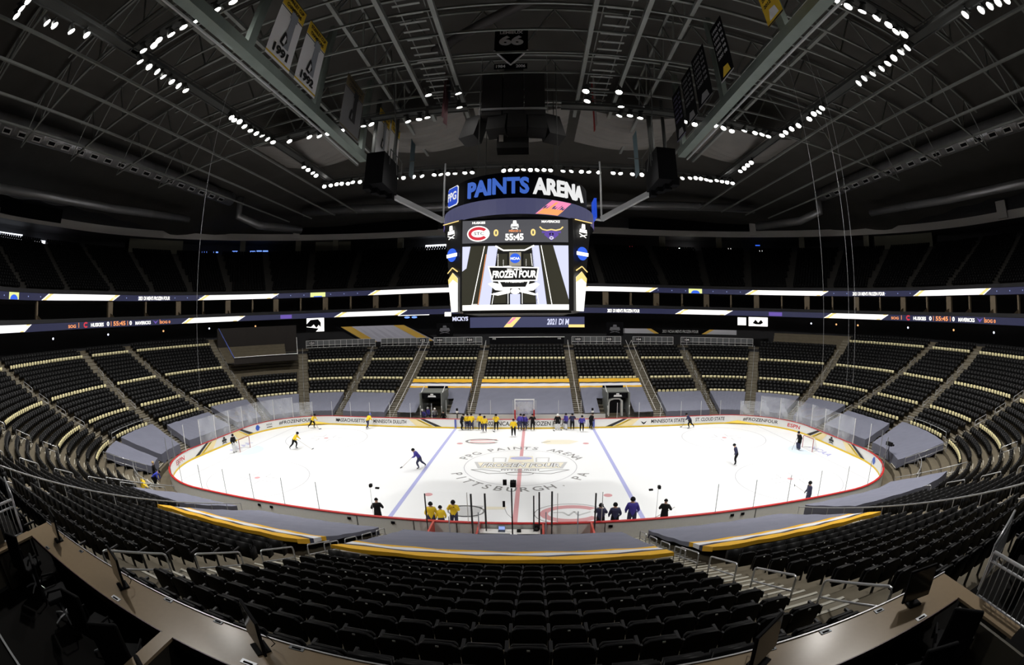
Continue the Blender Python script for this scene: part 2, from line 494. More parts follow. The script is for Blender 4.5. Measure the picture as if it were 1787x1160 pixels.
# half steps and bright nosings in every aisle
def aisle_dir(q):
    x, y, nx, ny = ring(5, q); return Vector((nx, ny, 0)), Vector((ny, -nx, 0))
AI = []
for q, w in AISLES:
    for sg in (-1, 1): AI.append((sg * q, w))
for q, w in AI:
    aq = abs(q)
    lim = 19 if aq > 214 else (21 if aq < 60 else 27)
    mb = MB(); n, t = aisle_dir(q)
    ang = math.atan2(n.y, n.x) - PI / 2
    R = Matrix.Rotation(ang, 3, 'Z')
    for i in range(1, lim):
        x, y, _, _ = ring(row_d(i) - .62 - .2, q)
        z0, z1 = floor_z(i - 1), floor_z(i)
        mb.box((x, y, (z0 + (z0 + z1) / 2) / 2 + .01), (w - .1, .4, (z1 - z0) / 2), 0, R)
        mb.box((x - n.x * .18, y - n.y * .18, (z0 + z1) / 2 + .018), (w - .12, .07, .012), 1, R)
        mb.box((x + n.x * .24, y + n.y * .24, z1 + .008), (w - .12, .07, .012), 1, R)
    struct(mb.build('stairs', [STEP, NOSE]), 'concrete aisle steps between two seat blocks')

# ================================================================== SEATS
TARPED = {'C': 10, 'N': 10}
for sg in (-1, 1):
    for k, v in ((0, 10), (1, 6), (2, 6), (3, 6), (4, 6), (5, 5), (8, 6), (9, 6), (10, 10)):
        TARPED[(sg, k)] = v
# blocks: k=0 is 6.25-15.75 ... see AISLES; k=10 is the near block beside the centre (216.99-226.49)
TARPED[(-1, 6)] = TARPED[(1, 6)] = 6
TARPED[(-1, 7)] = TARPED[(1, 7)] = 6
TARPED[(-1, 8)] = 4
def block_key(b):
    return b[5] if isinstance(b[5], str) else (1 if b[1] > 0 else -1, b[5])
def max_row(b):
    k = b[5]
    if k == 'N': return 19
    if k == 'C': return 20
    if k in (9, 10): return 20 if k == 10 else 20
    if k in (0, 1, 2): return 20
    if k == 3: return 22
    return 26
GOLDROWS = {6: 'lowest gold row', 10: 'second gold row', 16: 'third gold row', 24: 'top gold row'}
seats = []   # x, y, z, rot, gold, block, row, index
for b in BLOCKS:
    key = block_key(b)
    for i in range(TARPED.get(key, 0), max_row(b) + 1):
        if key in ((-1, 3),) and 13 <= i: continue      # the open box cut into the far corner
        d = row_d(i)
        a0 = arc(d, b[1]) ; a1 = arc(d, b[2])
        lo, hi = min(a0, a1), max(a0, a1)
        wl, wh = (b[3], b[4]) if a0 < a1 else (b[4], b[3])
        lo += wl / 2; hi -= wh / 2
        if b[5] in (9, 10, 'N'): lo += .1; hi -= .1
        n = int((hi - lo) / .555)
        if n < 1: continue
        gold = i in GOLDROWS and (b[5] not in ('N', 10, 9, 8))
        for j in range(n):
            a = lo + (hi - lo - n * .555) / 2 + (j + .5) * .555
            x, y, nx, ny = ring(d, inv(d, a))
            if y < -31.1 and -8 < x < 8.5: continue
            seats.append((x, y, floor_z(i), math.atan2(ny, nx) - PI / 2, gold, b[0], i, j + 1, n, b[5]))
n_lower = len(seats)
# upper deck
UROWS = 19
def up_d(j): return 29.0 + .8 * j
def up_z(j): return 18.55 + .5 * j
upper = []
UA = [0, 13, 26, 38, 50, 62, 74, 86, 98, 111, 121, 135, 147, 160]
for j in range(UROWS):
    d = up_d(j) + .45
    for sg in (-1, 1):
        for qa, qb in zip(UA[:-1], UA[1:]):
            a0, a1 = arc(d, qa) + .6, arc(d, qb) - .6
            n = int((a1 - a0) / .56)
            for k in range(n):
                x, y, nx, ny = ring(d, sg * inv(d, a0 + (k + .5) * .56))
                upper.append((x, y, up_z(j), math.atan2(ny, nx) - PI / 2))

def project(x, y, z):
    d = Vector((x, y, z)) - CAM
    a, b, c = d.dot(_r), d.dot(_u), d.dot(_f)
    th = math.atan2(math.hypot(a, b), c); ph = math.atan2(b, a)
    R = 2 * 768.2078 * math.sin(th / 2)
    return 932.4 + R * math.cos(ph), 634.8 - R * math.sin(ph), d.length

# detailed seat meshes, shared by every individual seat
def seat_meshes(pref, m):
    out = {}
    def bevelled(bm, w):
        bmesh.ops.bevel(bm, geom=bm.edges[:], offset=w, segments=2, affect='EDGES', profile=.6)
    def prof(outline, y0, y1, lean, zref, w, name, matr):
        bm = bmesh.new()
        f = [bm.verts.new((x, y0 + (z - zref) * lean, z)) for x, z in outline]
        g = [bm.verts.new((x, y1 + (z - zref) * lean, z)) for x, z in outline]
        n = len(outline)
        bm.faces.new(f); bm.faces.new(g[::-1])
        for k in range(n): bm.faces.new((f[k], g[k], g[(k + 1) % n], f[(k + 1) % n])[::-1])
        bmesh.ops.recalc_face_normals(bm, faces=bm.faces)
        bevelled(bm, w)
        me = bpy.data.meshes.new(name); bm.to_mesh(me); bm.free()
        for p in me.polygons: p.use_smooth = True
        me.materials.append(matr)
        return me
    w = .255
    ol = [(-w + .03, .36), (w - .03, .36), (w, .44), (w, .76), (w - .02, .82), (w - .07, .86), (0, .873), (-w + .07, .86), (-w + .02, .82), (-w, .76), (-w, .44)]
    out['backrest'] = prof(ol, -.035, .02, .16, .4, .012, 'backrest', m)
    ol = [(-.22, .40), (.22, .40), (.235, .46), (.235, .74), (.2, .80), (-.2, .80), (-.235, .74), (-.235, .46)]
    out['seat_pan'] = prof(ol, -.13, -.065, .10, .4, .02, 'seat_pan', m)
    bm = bmesh.new()
    def bb(c, s):
        r = bmesh.ops.create_cube(bm, size=1)
        bmesh.ops.scale(bm, vec=s, verts=r['verts']); bmesh.ops.translate(bm, vec=c, verts=r['verts'])
    bb((-.2775, -.05, .33), (.035, .06, .66)); bb((-.2775, -.12, .66), (.05, .33, .045)); bb((-.2775, .05, .72), (.034, .05, .14))
    bevelled(bm, .008)
    me = bpy.data.meshes.new('armrest'); bm.to_mesh(me); bm.free(); me.materials.append(ARM); out['armrest'] = me
    bm = bmesh.new(); bb((0, .098, .835), (.04, .014, .026))
    me = bpy.data.meshes.new('seat_tag'); bm.to_mesh(me); bm.free(); me.materials.append(mat('seat_tag_white', (.9, .9, .88), .4)); out['seat_tag'] = me
    return out
SM_B = seat_meshes('b', BLACK)

cand = []
for k, s in enumerate(seats):
    px, py, dist = project(s[0], s[1], s[2] + .6)
    if 4 < px < 1783 and 4 < py < 1156:
        cand.append((dist, k))
cand.sort()
near_pick = [k for d, k in cand if not seats[k][4] and not (seats[k][9] == 'N' and seats[k][6] > 19)][:300]
gold_pick = [k for d, k in cand if seats[k][4]][:300]
shown = set(near_pick) | set(gold_pick)
def seat_label(s, colour):
    # name each seat by its place in its row, its row and its block
    b, i, j, n = s[5], s[6], s[7], s[8]
    k = s[9]
    end = 'right' if k in (8, 9, 10, 'N') else 'left' if k in ('C', 0, 1, 2, 3) else ('far end' if b[0] == 'r' else 'near end')
    if s[4]:
        return 'gold seat, %s from %s, %s, %s' % (od(j), end, GOLDROWS[i], b)
    if k == 'N':
        return 'folded black seat, %s from the right, %s row up from the striped tarp' % (od(j), od(i - 9))
    return 'black seat, %s from %s, %s row up, %s' % (od(j), end, od(i + 1), b)
def link_copy(name, me, parent):
    o = bpy.data.objects.new(name, me); C.objects.link(o); o.parent = parent; return o
for k in near_pick:
    s = seats[k]
    t = thing('stadium_seat', seat_label(s, 'black'), 'seat', (s[0], s[1], s[2]), s[3], 'black seats of the near rows')
    for part in ('backrest', 'seat_pan', 'armrest'):
        link_copy(part, SM_B[part], t)
    if random.random() < .28:
        link_copy('seat_tag', SM_B['seat_tag'], t)
# a gold seat is small in view: back and cushion in one mesh
def lowpoly_template(kind):
    if kind == 'gold':
        bx = [((0, -.05, .66), (.41, .15, .36)), ((0, .08, .60), (.48, .06, .50)), ((-.2775, -.02, .45), (.035, .22, .5))]
    elif kind == 'upper':
        bx = [((0, .03, .6), (.48, .07, .52)), ((0, -.1, .45), (.44, .18, .2))]
    else:
        bx = [((0, .035, .62), (.5, .06, .5)), ((0, -.09, .58), (.45, .08, .40)), ((-.2775, -.06, .5), (.04, .3, .35))]
    m = MB()
    for c, s in bx: m.box(c, s)
    return np.array(m.v), m.f
gv, gf = lowpoly_template('gold')
gm = bpy.data.meshes.new('gold_seat')
bm = bmesh.new()
bmv = [bm.verts.new(v) for v in gv]
for f in gf: bm.faces.new([bmv[i] for i in f])
for k_, f in enumerate(bm.faces): f.material_index = 0 if k_ < 6 else 1
bmesh.ops.bevel(bm, geom=[e for e in bm.edges if e.link_faces[0].material_index == 0], offset=.06, segments=3, affect='EDGES'); bm.to_mesh(gm); bm.free(); gm.materials.append(GOLD); gm.materials.append(DARKSEAT)
for k in gold_pick:
    s = seats[k]
    o = bpy.data.objects.new('gold_stadium_seat', gm); C.objects.link(o)
    o.location = s[:3]; o.rotation_euler = (0, 0, s[3])
    tag(o, seat_label(s, 'gold'), 'gold seat', 'gold seats picked out in single rows')
def mass(name, items, kind, m, label):
    tv, tf = lowpoly_template(kind)
    nv, nf = len(tv), len(tf)
    P = np.array([(i[0], i[1], i[2]) for i in items]); A = np.array([i[3] for i in items])
    c, s = np.cos(A), np.sin(A)
    X = tv[None, :, 0] * c[:, None] - tv[None, :, 1] * s[:, None] + P[:, 0:1]
    Y = tv[None, :, 0] * s[:, None] + tv[None, :, 1] * c[:, None] + P[:, 1:2]
    Z = np.broadcast_to(tv[None, :, 2], X.shape) + P[:, 2:3]
    V = np.stack([X, Y, Z], -1).reshape(-1, 3)
    F = (np.array(tf)[None] + (np.arange(len(items)) * nv)[:, None, None]).reshape(-1, 4)
    return V, F
Vl, Fl = mass('', [s for k, s in enumerate(seats) if k not in shown and not s[4]], 'low', None, '')
Vu, Fu = mass('', upper, 'upper', None, '')
Vg, Fg = mass('', [s for k, s in enumerate(seats) if k not in shown and s[4]], 'gold', None, '')
def np_mesh(name, V, F, mats, mi=None):
    me = bpy.data.meshes.new(name)
    me.vertices.add(len(V)); me.vertices.foreach_set('co', V.astype(np.float32).ravel())
    me.loops.add(F.size); me.loops.foreach_set('vertex_index', F.astype(np.int32).ravel())
    me.polygons.add(len(F)); me.polygons.foreach_set('loop_start', np.arange(0, F.size, 4, dtype=np.int32))
    for m in mats: me.materials.append(m)
    if mi is not None: me.polygons.foreach_set('material_index', mi.astype(np.int32))
    me.update(calc_edges=True); me.validate()
    o = bpy.data.objects.new(name, me); C.objects.link(o); return o
V = np.concatenate([Vl, Vu, Vg]); F = np.concatenate([Fl, Fu + len(Vl), Fg + len(Vl) + len(Vu)])
mi = np.concatenate([np.zeros(len(Fl)), np.ones(len(Fu)), np.tile(np.repeat([2, 0], [6, 12]), len(Fg) // 18)])
tag(np_mesh('stadium_seating', V, F, [DARKSEAT, BLACK, GOLD], mi), 'thousands of distant dark folded seats filling both decks of the arena', 'seating', kind='stuff')

# ================================================================== TARPS over the front rows
def tarp(b, i1, stripes, label, i0=0, cut=None, drop=.55):
    mb = MB(); hi = abs(b[1]) < 200
    d_back = row_d(i1 - 1) + .12
    def top(d):
        i = (d - 1.6) / TR
        return (floor_z(i) if i > 0 else .5) + (.93 if hi else .65 + .028 * max(0, i))
    ds = [row_d(i0) - .06] + [row_d(i0) + (d_back - row_d(i0)) * k / 10 for k in range(11)]
    W = d_back - ds[0]
    if stripes:  # measured from the back edge: yellow, navy, white, yellow
        cuts = [d_back - .85, d_back - 1.15, d_back - 1.75, d_back - 2.15]
        ds = sorted(ds[:-3] + [c for c in cuts] + [d_back])
    def col(dm):
        if not stripes: return 0
        k = d_back - dm
        return 1 if k < .85 else 3 if k < 1.15 else 2 if k < 1.75 else 1 if k < 2.15 else 0
    def side(d):
        wa, wb = b[3] / 2 - .02, b[4] / 2 - .02
        s = 1 if arc(d, b[2]) > arc(d, b[1]) else -1
        return inv2(d, arc(d, b[1]) + s * wa), inv2(d, arc(d, b[2]) - s * wb)
    def inv2(d, L): return inv(d, L)
    rows = []
    for d in ds:
        qa, qb = side(d)
        n = 14
        a, c_ = arc(d, qa), arc(d, qb)
        z = top(d) - (0 if d > row_d(i0) - .2 else .1)
        rows.append([P3(d, inv(d, a + (c_ - a) * k / n), z + .02 * math.sin(k * 2.1 + d * 3)) for k in range(n + 1)])
    for r0, r1, d0, d1 in zip(rows[:-1], rows[1:], ds[:-1], ds[1:]):
        if cut and cut[2] < (d0 + d1) / 2 < cut[3]:
            keep0 = [k for k in range(len(r0)) if r0[k][0] * cut[4] <= cut[0]]
            keep1 = [k for k in range(len(r0)) if r0[k][0] * cut[4] >= cut[1]]
            for kk in (keep0, keep1):
                kk = sorted(kk)
                if len(kk) > 1: mb.strip([r0[k] for k in kk], [r1[k] for k in kk], col((d0 + d1) / 2))
        else:
            mb.strip(r0, r1, col((d0 + d1) / 2))
    # hanging skirts: back, sides and front
    def skirt(line, cols, h):
        low = [(p[0], p[1], p[2] - h * (1 + .12 * math.sin(k * 1.7))) for k, p in enumerate(line)]
        for k in range(len(line) - 1): mb.strip(line[k:k + 2], low[k:k + 2], cols[k])
    n = len(rows[0]) - 1
    skirt(rows[-1], [1 if stripes else 0] * n, drop)
    if not (cut and cut[2] < .5): skirt(rows[0], [0] * n, .9)
    cs = [col((d0 + d1) / 2) for d0, d1 in zip(ds[:-1], ds[1:])]
    for e in (0, n): skirt([r[e] for r in rows], cs, drop * 1.2)
    o = mb.build('seat_tarp', [TARP, TARPY, TARPW, TARPN], smooth=False)
    return tag(o, label, 'tarp', 'tarps stretched over the front rows')
def blk(key):
    for b in BLOCKS:
        if block_key(b) == key: return b
tarp(blk('C'), 10, True, 'far centre tarp, grey with gold and white stripes along its top')
tarp(blk('N'), 10, True, 'large near centre tarp below the black seats, grey with yellow white navy edge', drop=.14)
for sg, sd in ((-1, 'left'), (1, 'right')):
    tarp(blk((sg, 0)), 10, True, 'striped grey tarp around the %s player tunnel on the far side' % sd, cut=(9.0, 12.2, 0.3, 4.6, sg))
    tarp(blk((sg, 10)), 10, True, 'near %s striped tarp in front of the long handrail' % sd, drop=.16)
    tarp(blk((sg, 1)), 6, False, 'plain pale grey tarp behind the far glass, second block %s of the tunnel' % sd)
    tarp(blk((sg, 2)), 6, False, 'plain grey tarp where the far %s corner begins' % sd)
    tarp(blk((sg, 3)), 6, False, 'plain grey tarp curving behind the far %s corner glass' % sd)
    tarp(blk((sg, 4)), 6, False, 'plain grey tarp between the far %s corner and the goal end' % sd)
    tarp(blk((sg, 5)), 5, False, 'short grey tarp behind the %s goal end' % sd)
    tarp(('', sg * (206.2 if sg < 0 else 187.5), sg * 216.5, 1.0, 1.0, 0), 6, False, 'long dark grey tarp along the near %s boards beyond the handrail' % sd)
    if sg < 0:
        tarp(blk((sg, 6)), 6, False, 'grey tarp block behind the glass left of the left goal end')
        tarp(('', sg * 151.5, sg * 169, .6, .4, 0), 6, False, 'lower grey tarp block beside the photographers in the left open corner')
    else:
        tarp(('', sg * 121.2, sg * 157, .6, .4, 0), 6, False, 'large grey tarp block behind the camera tripod at the right end')

# ================================================================== RINK BOARDS
boards = thing('rink_boards', 'white rink boards with red cap rail and yellow kick plate around the ice', 'boards')
mb = MB()
top = 1.04
I0 = [P3(0, q, 0) for q in QALL]; I1 = [P3(0, q, top) for q in QALL]; O0 = [P3(.12, q, 0) for q in QALL]; O1 = [P3(.12, q, top) for q in QALL]
mb.strip(I0, I1); mb.strip(O1, O0, 1); mb.strip(I1, O1)
mb.build('board_wall', [WHITE, BOARDBACK], boards)
mb = MB(); mb.strip([P3(-.012, q, .01) for q in QALL], [P3(-.012, q, .17) for q in QALL]); mb.build('kick_plate', YEL, boards)
mb = MB()
a = [P3(-.03, q, top) for q in QALL]; b = [P3(-.03, q, top + .05) for q in QALL]; c = [P3(.16, q, top + .05) for q in QALL]; d = [P3(.16, q, top) for q in QALL]
mb.strip(a, b); mb.strip(b, c); mb.strip(c, d); mb.build('cap_rail', RED, boards)
def adfn(q0, off=-.016):
    L0 = arc(0, q0)
    return lambda u, v: P3(off, inv(0, L0 + u), v)
AD = [mat('ad_black', (.015, .015, .015), .5), YEL, mat('ad_gold_fade', (.9, .75, .4), .5), mat('ad_blue', (.03, .1, .5), .5), mat('ad_red', (.6, .02, .03), .5)]
def ad_text(s, q0, w, h=.42, z=.42, mi=0, shear=.1):
    mb = MB(); put_text(mb, s, adfn(q0), 0, z, h, w, mi, .015, shear); mb.build('board_lettering', AD, boards)
ad_text('#FROZENFOUR', -(21.95 + 39), 4.3)
ad_text('MASSACHUSETTS', -20.5, 3.9)
ad_text('MINNESOTA DULUTH', -15.4, 4.1)
ad_text("2021 NCAA MEN'S FROZEN FOUR", 0.2, 8.9, .5, .36)
ad_text('MINNESOTA STATE', 16.3, 4.1)
ad_text('ST. CLOUD STATE', 21.6, 3.8)
ad_text('#FROZENFOUR', 21.95 + 41, 4.5)
ad_text('ESPN', 21.95 + 72, 2.0, .42, .4, 4)
ad_text('ESPN', -140.8, 2.0, .42, .4, 4)
def stripe(q0, s, w=2.6):
    mb = MB(); fn = adfn(q0, -.014)
    put_poly(mb, [(-s * 1.5, .2), (s * .2, .2), (-s * 1.4, 1.0), (-s * 2.4, 1.0)], fn, 2)
    put_poly(mb, [(s * .1, .2), (s * .55, .2), (-s * 1.1, .95), (-s * 1.5, .95)], fn, 1)
    put_poly(mb, [(s * .75, .18), (s * 1.5, .18), (-s * .5, 1.02), (-s * 1.0, 1.02)], fn, 0)
    mb.build('diagonal_stripe', AD, boards)
stripe(-10.7, 1); stripe(10.5, -1); stripe(-111.9, 1); stripe(113, -1); stripe(-119.5, -1); stripe(120.5, 1)
for q, s in ((-(21.95 + 24), 1), (21.95 + 24, -1)):
    mb = MB(); put_poly(mb, [(-2.0, .17), (2.2, .17), (s * .4, .45)], adfn(q, -.014), 1); mb.build('diagonal_stripe', AD, boards)
def ncaa_disc(q0, word=True):
    mb = MB(); fn = adfn(q0); put_ell(mb, 0, .6, .3, .33, fn, 3)
    if word: put_text(mb, 'NCAA', adfn(q0, -.02), .05, .5, .2, .75, 3, .02)
    mb.build('round_emblem', AD, boards)
ncaa_disc(-96.7); ncaa_disc(140.8)
def shield(q0):
    mb = MB(); fn = adfn(q0)
    put_poly(mb, [(-.45, .5), (.45, .5), (.35, .72), (-.35, .72)], fn, 0); put_poly(mb, [(-.2, .74), (.2, .74), (.12, .95), (-.12, .95)], fn, 0)
    put_line(mb, [(-.4, .3), (.3, .46)], .07, fn, 0); put_line(mb, [(.4, .3), (-.3, .46)], .07, fn, 0)
    mb.build('event_emblem', AD, boards)
shield(-115.9); shield(116.2); shield(-6.0)
mb = MB(); put_text(mb, 'NCAA', adfn(-84.6), 0, .6, .2, .8, 0, .01); put_line(mb, [(-.4, .4), (.4, .4)], .08, adfn(-84.6), 0); mb.build('board_lettering', AD, boards)
mb = MB(); put_poly(mb, [(-.35, .7), (0, .5), (.35, .7), (.2, .45), (0, .3), (-.2, .45)], adfn(13.4), 0); mb.build('bull_emblem', AD, boards)
mb = MB(); put_arc(mb, 0, .6, .25, .25, 30, 330, .1, adfn(19.0), 0); mb.build('letter_emblem', AD, boards)
mb = MB(); put_poly(mb, [(-.25, .72), (.25, .72), (.25, .55), (0, .38), (-.25, .55)], adfn(-23.3), 0); mb.build('letter_emblem', AD, boards)
# door gaps and hardware on the near outside face
for x in (-15.9, -14.9, -9.3, -6.6, 5.2, 12.4, 13.1):
    mb = MB(); mb.box((x, -13.09, .8), (.22, .06, .14)); mb.build('door_latch', BLK, boards)
for x in (-5.4, -3.0, 4.9, 14.0, -8.8):
    mb = MB(); mb.box((x, -13.08, .52), (.03, .03, .95)); mb.build('panel_joint', BLK, boards)

# glass sheets with their uprights: one thing per pane
gl_no = 0
POSTG = mat('post_grey', (.22, .23, .24), .5)
def pane(q0, q1, d, z0, z1, where, reflect_tint=False, thick=.035, pm=None):
    global gl_no
    gl_no += 1
    x, y, nx, ny = ring(d, q0)
    t = thing('glass_pane', where, 'glass pane', (x, y, 0), 0, 'rink glass panes')
    qs = qpts(q0, q1, d, 1.3)
    mb = MB()
    A = [Vector(P3(d, q, z0)) - Vector((x, y, 0)) for q in qs]; B = [Vector(P3(d, q, z1)) - Vector((x, y, 0)) for q in qs]
    mb.strip(A, B)
    mb.build('glass_sheet', GLASSH if reflect_tint else GLASS, t)
    mb = MB(); mb.box((0, 0, (z0 + z1) / 2), (thick, thick, z1 - z0)); mb.build('post', pm or WSTEEL, t)
for sg, sd in ((-1, 'left'), (1, 'right')):
    L = 10.3
    edges = [inv(0, 10.3 + 2.52 * k) for k in range(31)]
    n = 0
    for qa, qb in zip(edges[:-1], edges[1:]):
        if qb > QN - 6.3: break
        n += 1
        end = 55 < qa < 168
        pane(sg * qa, sg * qb, .06, 1.09, 3.5 if end else 2.82, 'clear glass pane, %s along the %s boards from the far tunnel' % (od(n), sd), 35 < qa < 118, .05 if end else .03, pm=POSTG if qa > 140 else None)
for k in range(7):  # behind the far benches
    x0 = -8.9 + 2.55 * k
    pane(x0, x0 + 2.55, 1.41, 1.33, 2.95, 'clear glass pane behind the far benches, %s from the left' % od(k + 1), False)
for k in range(4):
    x0 = QN - 4.7 + 2.35 * k
    pane(x0, x0 + 2.35, .06, 1.09, 2.82, 'clear glass pane before the scorers table, %s from the right' % od(k + 1), False)

# far bench back wall, near box walls
mb = MB(); mb.box((0, 14.36, .66), (18.4, .08, 1.32)); tag(mb.build('bench_wall', WHITE), 'long low white wall behind the far team benches', 'wall')
mb = MB()
for k in range(8): mb.box((-7.6 + 2.17 * k, 13.95, .45), (2.0, .38, .06)); mb.box((-7.6 + 2.17 * k, 13.95, .21), (.06, .3, .42), 1)
tag(mb.build('team_bench', [mat('bench_wood', (.4, .33, .25), .6), DSTEEL]), 'long wooden team bench between the far boards and white wall', 'bench')
for x, s in ((-4.25, 'left'), (4.15, 'right')):
    mb = MB(); mb.box((x, -13.85, .55), (.10, 1.45, 1.1)); tag(mb.build('box_partition', mat('partition_red', (.55, .08, .06), .5)), 'red partition wall at the %s side of the timekeepers area' % s, 'partition')
for x, s in ((-1.75, 'left'), (1.6, 'right')):
    mb = MB(); mb.box((x, -13.85, .55), (.10, 1.45, 1.1)); tag(mb.build('box_partition', mat('partition_red', (.55, .08, .06), .5)), 'red partition wall just %s of the scorers table' % s, 'partition')
for x0, x1, s in ((-4.1, -1.9, 'left'), (1.75, 4.0, 'right')):
    t = thing('penalty_bench', 'white bench in the %s penalty box' % s, 'bench', ((x0 + x1) / 2, -14.15, 0))
    mb = MB(); mb.box((0, 0, .46), (x1 - x0, .4, .06)); mb.build('seat', WHITE, t)
    mb = MB(); mb.box((0, -.25, .75), (x1 - x0, .05, .5)); mb.build('backrest', mat('bench_back', (.35, .38, .36), .5), t)
    for e in (-1, 1):
        mb = MB(); mb.box((e * (x1 - x0) * .42, 0, .22), (.06, .34, .44)); mb.build('leg', DSTEEL, t)
t = thing('scorers_table', 'grey fronted scorers table behind the near boards', 'table', (-.15, -13.55, 0))
mb = MB(); mb.box((0, 0, .80), (3.2, .6, .05)); mb.build('tabletop', WHITE, t)
mb = MB(); mb.box((-.75, -.62, .55), (1.65, .06, .95)); mb.build('front_panel', mat('grey_panel', (.22, .22, .21), .7), t)
mb = MB(); mb.box((1.0, -.55, .5), (1.15, .3, .8)); mb.build('equipment_rack', CLBLACK, t)
for x in (-1.5, 1.5):
    mb = MB(); mb.box((x, 0, .39), (.06, .5, .78)); mb.build('leg', DSTEEL, t)
def box_thing(name, label, cat, c, s, m, rz=0, group=None):
    t = MB(); t.box((0, 0, s[2] / 2), s); o = t.build(name, m); o.location = c; o.rotation_euler = (0, 0, rz)
    md = o.modifiers.new('round', 'BEVEL'); md.width = min(s) * .15; md.segments = 2
    return tag(o, label, cat, group)
t = thing('laptop', 'open laptop with a lit screen on the scorers table', 'laptop', (-.55, -13.5, .825))
mb = MB(); mb.box((0, 0, .01), (.36, .25, .02)); mb.build('keyboard_base', DSTEEL, t)
mb = MB(); mb.box((0, .13, .13), (.36, .02, .24)); mb.build('lid', DSTEEL, t)
mb = MB(); mb.box((0, .115, .13), (.33, .004, .2)); mb.build('screen', em('laptop_screen', (.3, .4, .8), .8), t)
box_thing('paper_pile', 'white papers on the scorers table beside the laptop', 'papers', (-.1, -13.5, .826), (.3, .22, .03), WHITE)
box_thing('radio_unit', 'small black radio unit on the scorers table', 'radio', (.35, -13.55, .826), (.22, .18, .12), CLBLACK)
t = thing('spotlight_drum', 'round black drum on the scorers table by the red partition', 'drum', (1.25, -13.4, .83))
mb = MB(); mb.tube([(0, -.12, .16), (0, .12, .16)], .17, 14); mb.build('body', CLBLACK, t)
mb = MB(); mb.tube([(0, -.13, .16), (0, -.125, .16)], .08, 12); mb.build('cap', DSTEEL, t)
for x, y, top_, w, s in ((-4.55, -13.3, 2.75, .06, 'at the red partition left of the box'), (-2.05, -13.6, 2.95, .09, 'thick, left pair by the scorers table'), (-1.35, -13.5, 2.95, .09, 'thick, second by the scorers table'), (1.12, -13.5, 2.85, .07, 'dark, near the round drum'),
                         (1.4, -13.25, 2.95, .08, 'dark, between the drum and right box'), (2.05, -13.3, 3.0, .09, 'thick, in the right penalty box'), (4.3, -13.3, 2.85, .08, 'dark, beside the right red partition'),
                         (1.72, -14.3, 2.3, .05, 'short pale, behind the right box'), (3.3, -14.3, 2.3, .05, 'short pale, rear of the right box'), (-1.6, -14.4, 2.3, .05, 'short pale, behind the scorers table'), (-3.1, -14.4, 2.0, .05, 'short pale, behind the left box')):
    mb = MB(); mb.box((0, 0, (1.05 + top_) / 2), (w, w, top_ - 1.0)); mb.box((0, 0, .53), (w * .8, w * .8, 1.05), 0)
    o = mb.build('upright_post', DSTEEL if w > .055 else STEEL); o.location = (x, y, 0)
    tag(o, 'upright steel post, ' + s, 'post', 'posts of the penalty boxes')
# broadcast camera mast in front of the centre line, with a hanging arm
t = thing('camera_mast', 'tall black camera mast rising from the scorers area at the centre line', 'camera mast', (.05, -14.15, 0))
mb = MB(); mb.tube([(0, 0, 0), (0, 0, 3.55)], .035, 8); mb.build('pole', CLBLACK, t)
c = MB(); c.box((.08, .1, 3.75), (.28, .4, .25)); c = c.build('camera_body', CLBLACK, t)
mb = MB(); mb.tube([(.08, .3, 3.75), (.08, .5, 3.75)], .07, 10); mb.build('lens', CLBLACK, c)
mb = MB(); mb.box((-.32, 0, 3.85), (.18, .14, .26)); mb.build('monitor', CLBLACK, t)
mb = MB(); mb.tube([(0, 0, 1.9), (-.25, .1, 2.1), (-.38, .1, 2.45)], .012, 6); a_ = mb.build('arm', STEEL, t)
mb = MB(); mb.box((-.4, .1, 2.65), (.12, .1, .3)); mb.build('microphone', CLBLACK, a_)
for x, s in ((-7.75, 'left'), (7.7, 'right')):
    t = thing('remote_camera', 'small black remote camera on a thin pole above the near %s boards' % s, 'camera', (x, -13.0, 1.1), 0, 'remote cameras over the boards')
    mb = MB(); mb.tube([(0, 0, 0), (0, 0, 1.75)], .012, 6); mb.build('pole', STEEL, t)
    mb = MB(); mb.box((.05, 0, 1.82), (.14, .22, .16)); mb.build('camera_body', CLBLACK, t)
    mb = MB(); mb.box((.35 if s == 'left' else -.35, .2, 1.62), (.22, .12, .08)); mb.build('mount', CLBLACK, t)
for x, s in ((-7.62, 'left'), (7.68, 'right')):
    t = thing('robotic_camera', 'black and white camera on a pole behind the far bench at the %s blue line' % s, 'camera', (x, 14.2, 0), 0, 'cameras behind the far benches')
    mb = MB(); mb.tube([(0, 0, 0), (0, 0, 1.5)], .05, 8); mb.build('pole', CLBLACK, t)
    mb = MB(); mb.sphere((0, 0, 1.62), .17, 10); mb.build('dome', WHITE, t)
    mb = MB(); mb.box((0, 0, 1.9), (.2, .2, .28)); mb.build('camera_body', CLBLACK, t)
    mb = MB(); mb.box((x, 12.93, .55), (.22, .03, .95)); tag(mb.build('line_marker', [BLUEP]), 'blue painted marker on the far boards at the %s blue line' % s, 'marker', 'blue line markers')
t = thing('camera_booth', 'white door-like frame with red lower posts behind the far boards', 'frame', (.05, 13.45, 0))
for x in (-1.05, 1.05):
    mb = MB(); mb.box((x, 0, 2.6), (.1, .1, 1.2)); mb.build('post', WSTEEL, t)
    mb = MB(); mb.box((x, 0, 1.55), (.16, .12, 1.0)); mb.build('pad', RED, t)
mb = MB(); mb.box((0, 0, 3.2), (2.2, .12, .12)); mb.build('crossbar', WSTEEL, t)
mb = MB(); mb.box((0, .3, 1.9), (2.0, .03, 2.0)); mb.build('glass_sheet', GLASSH, t)

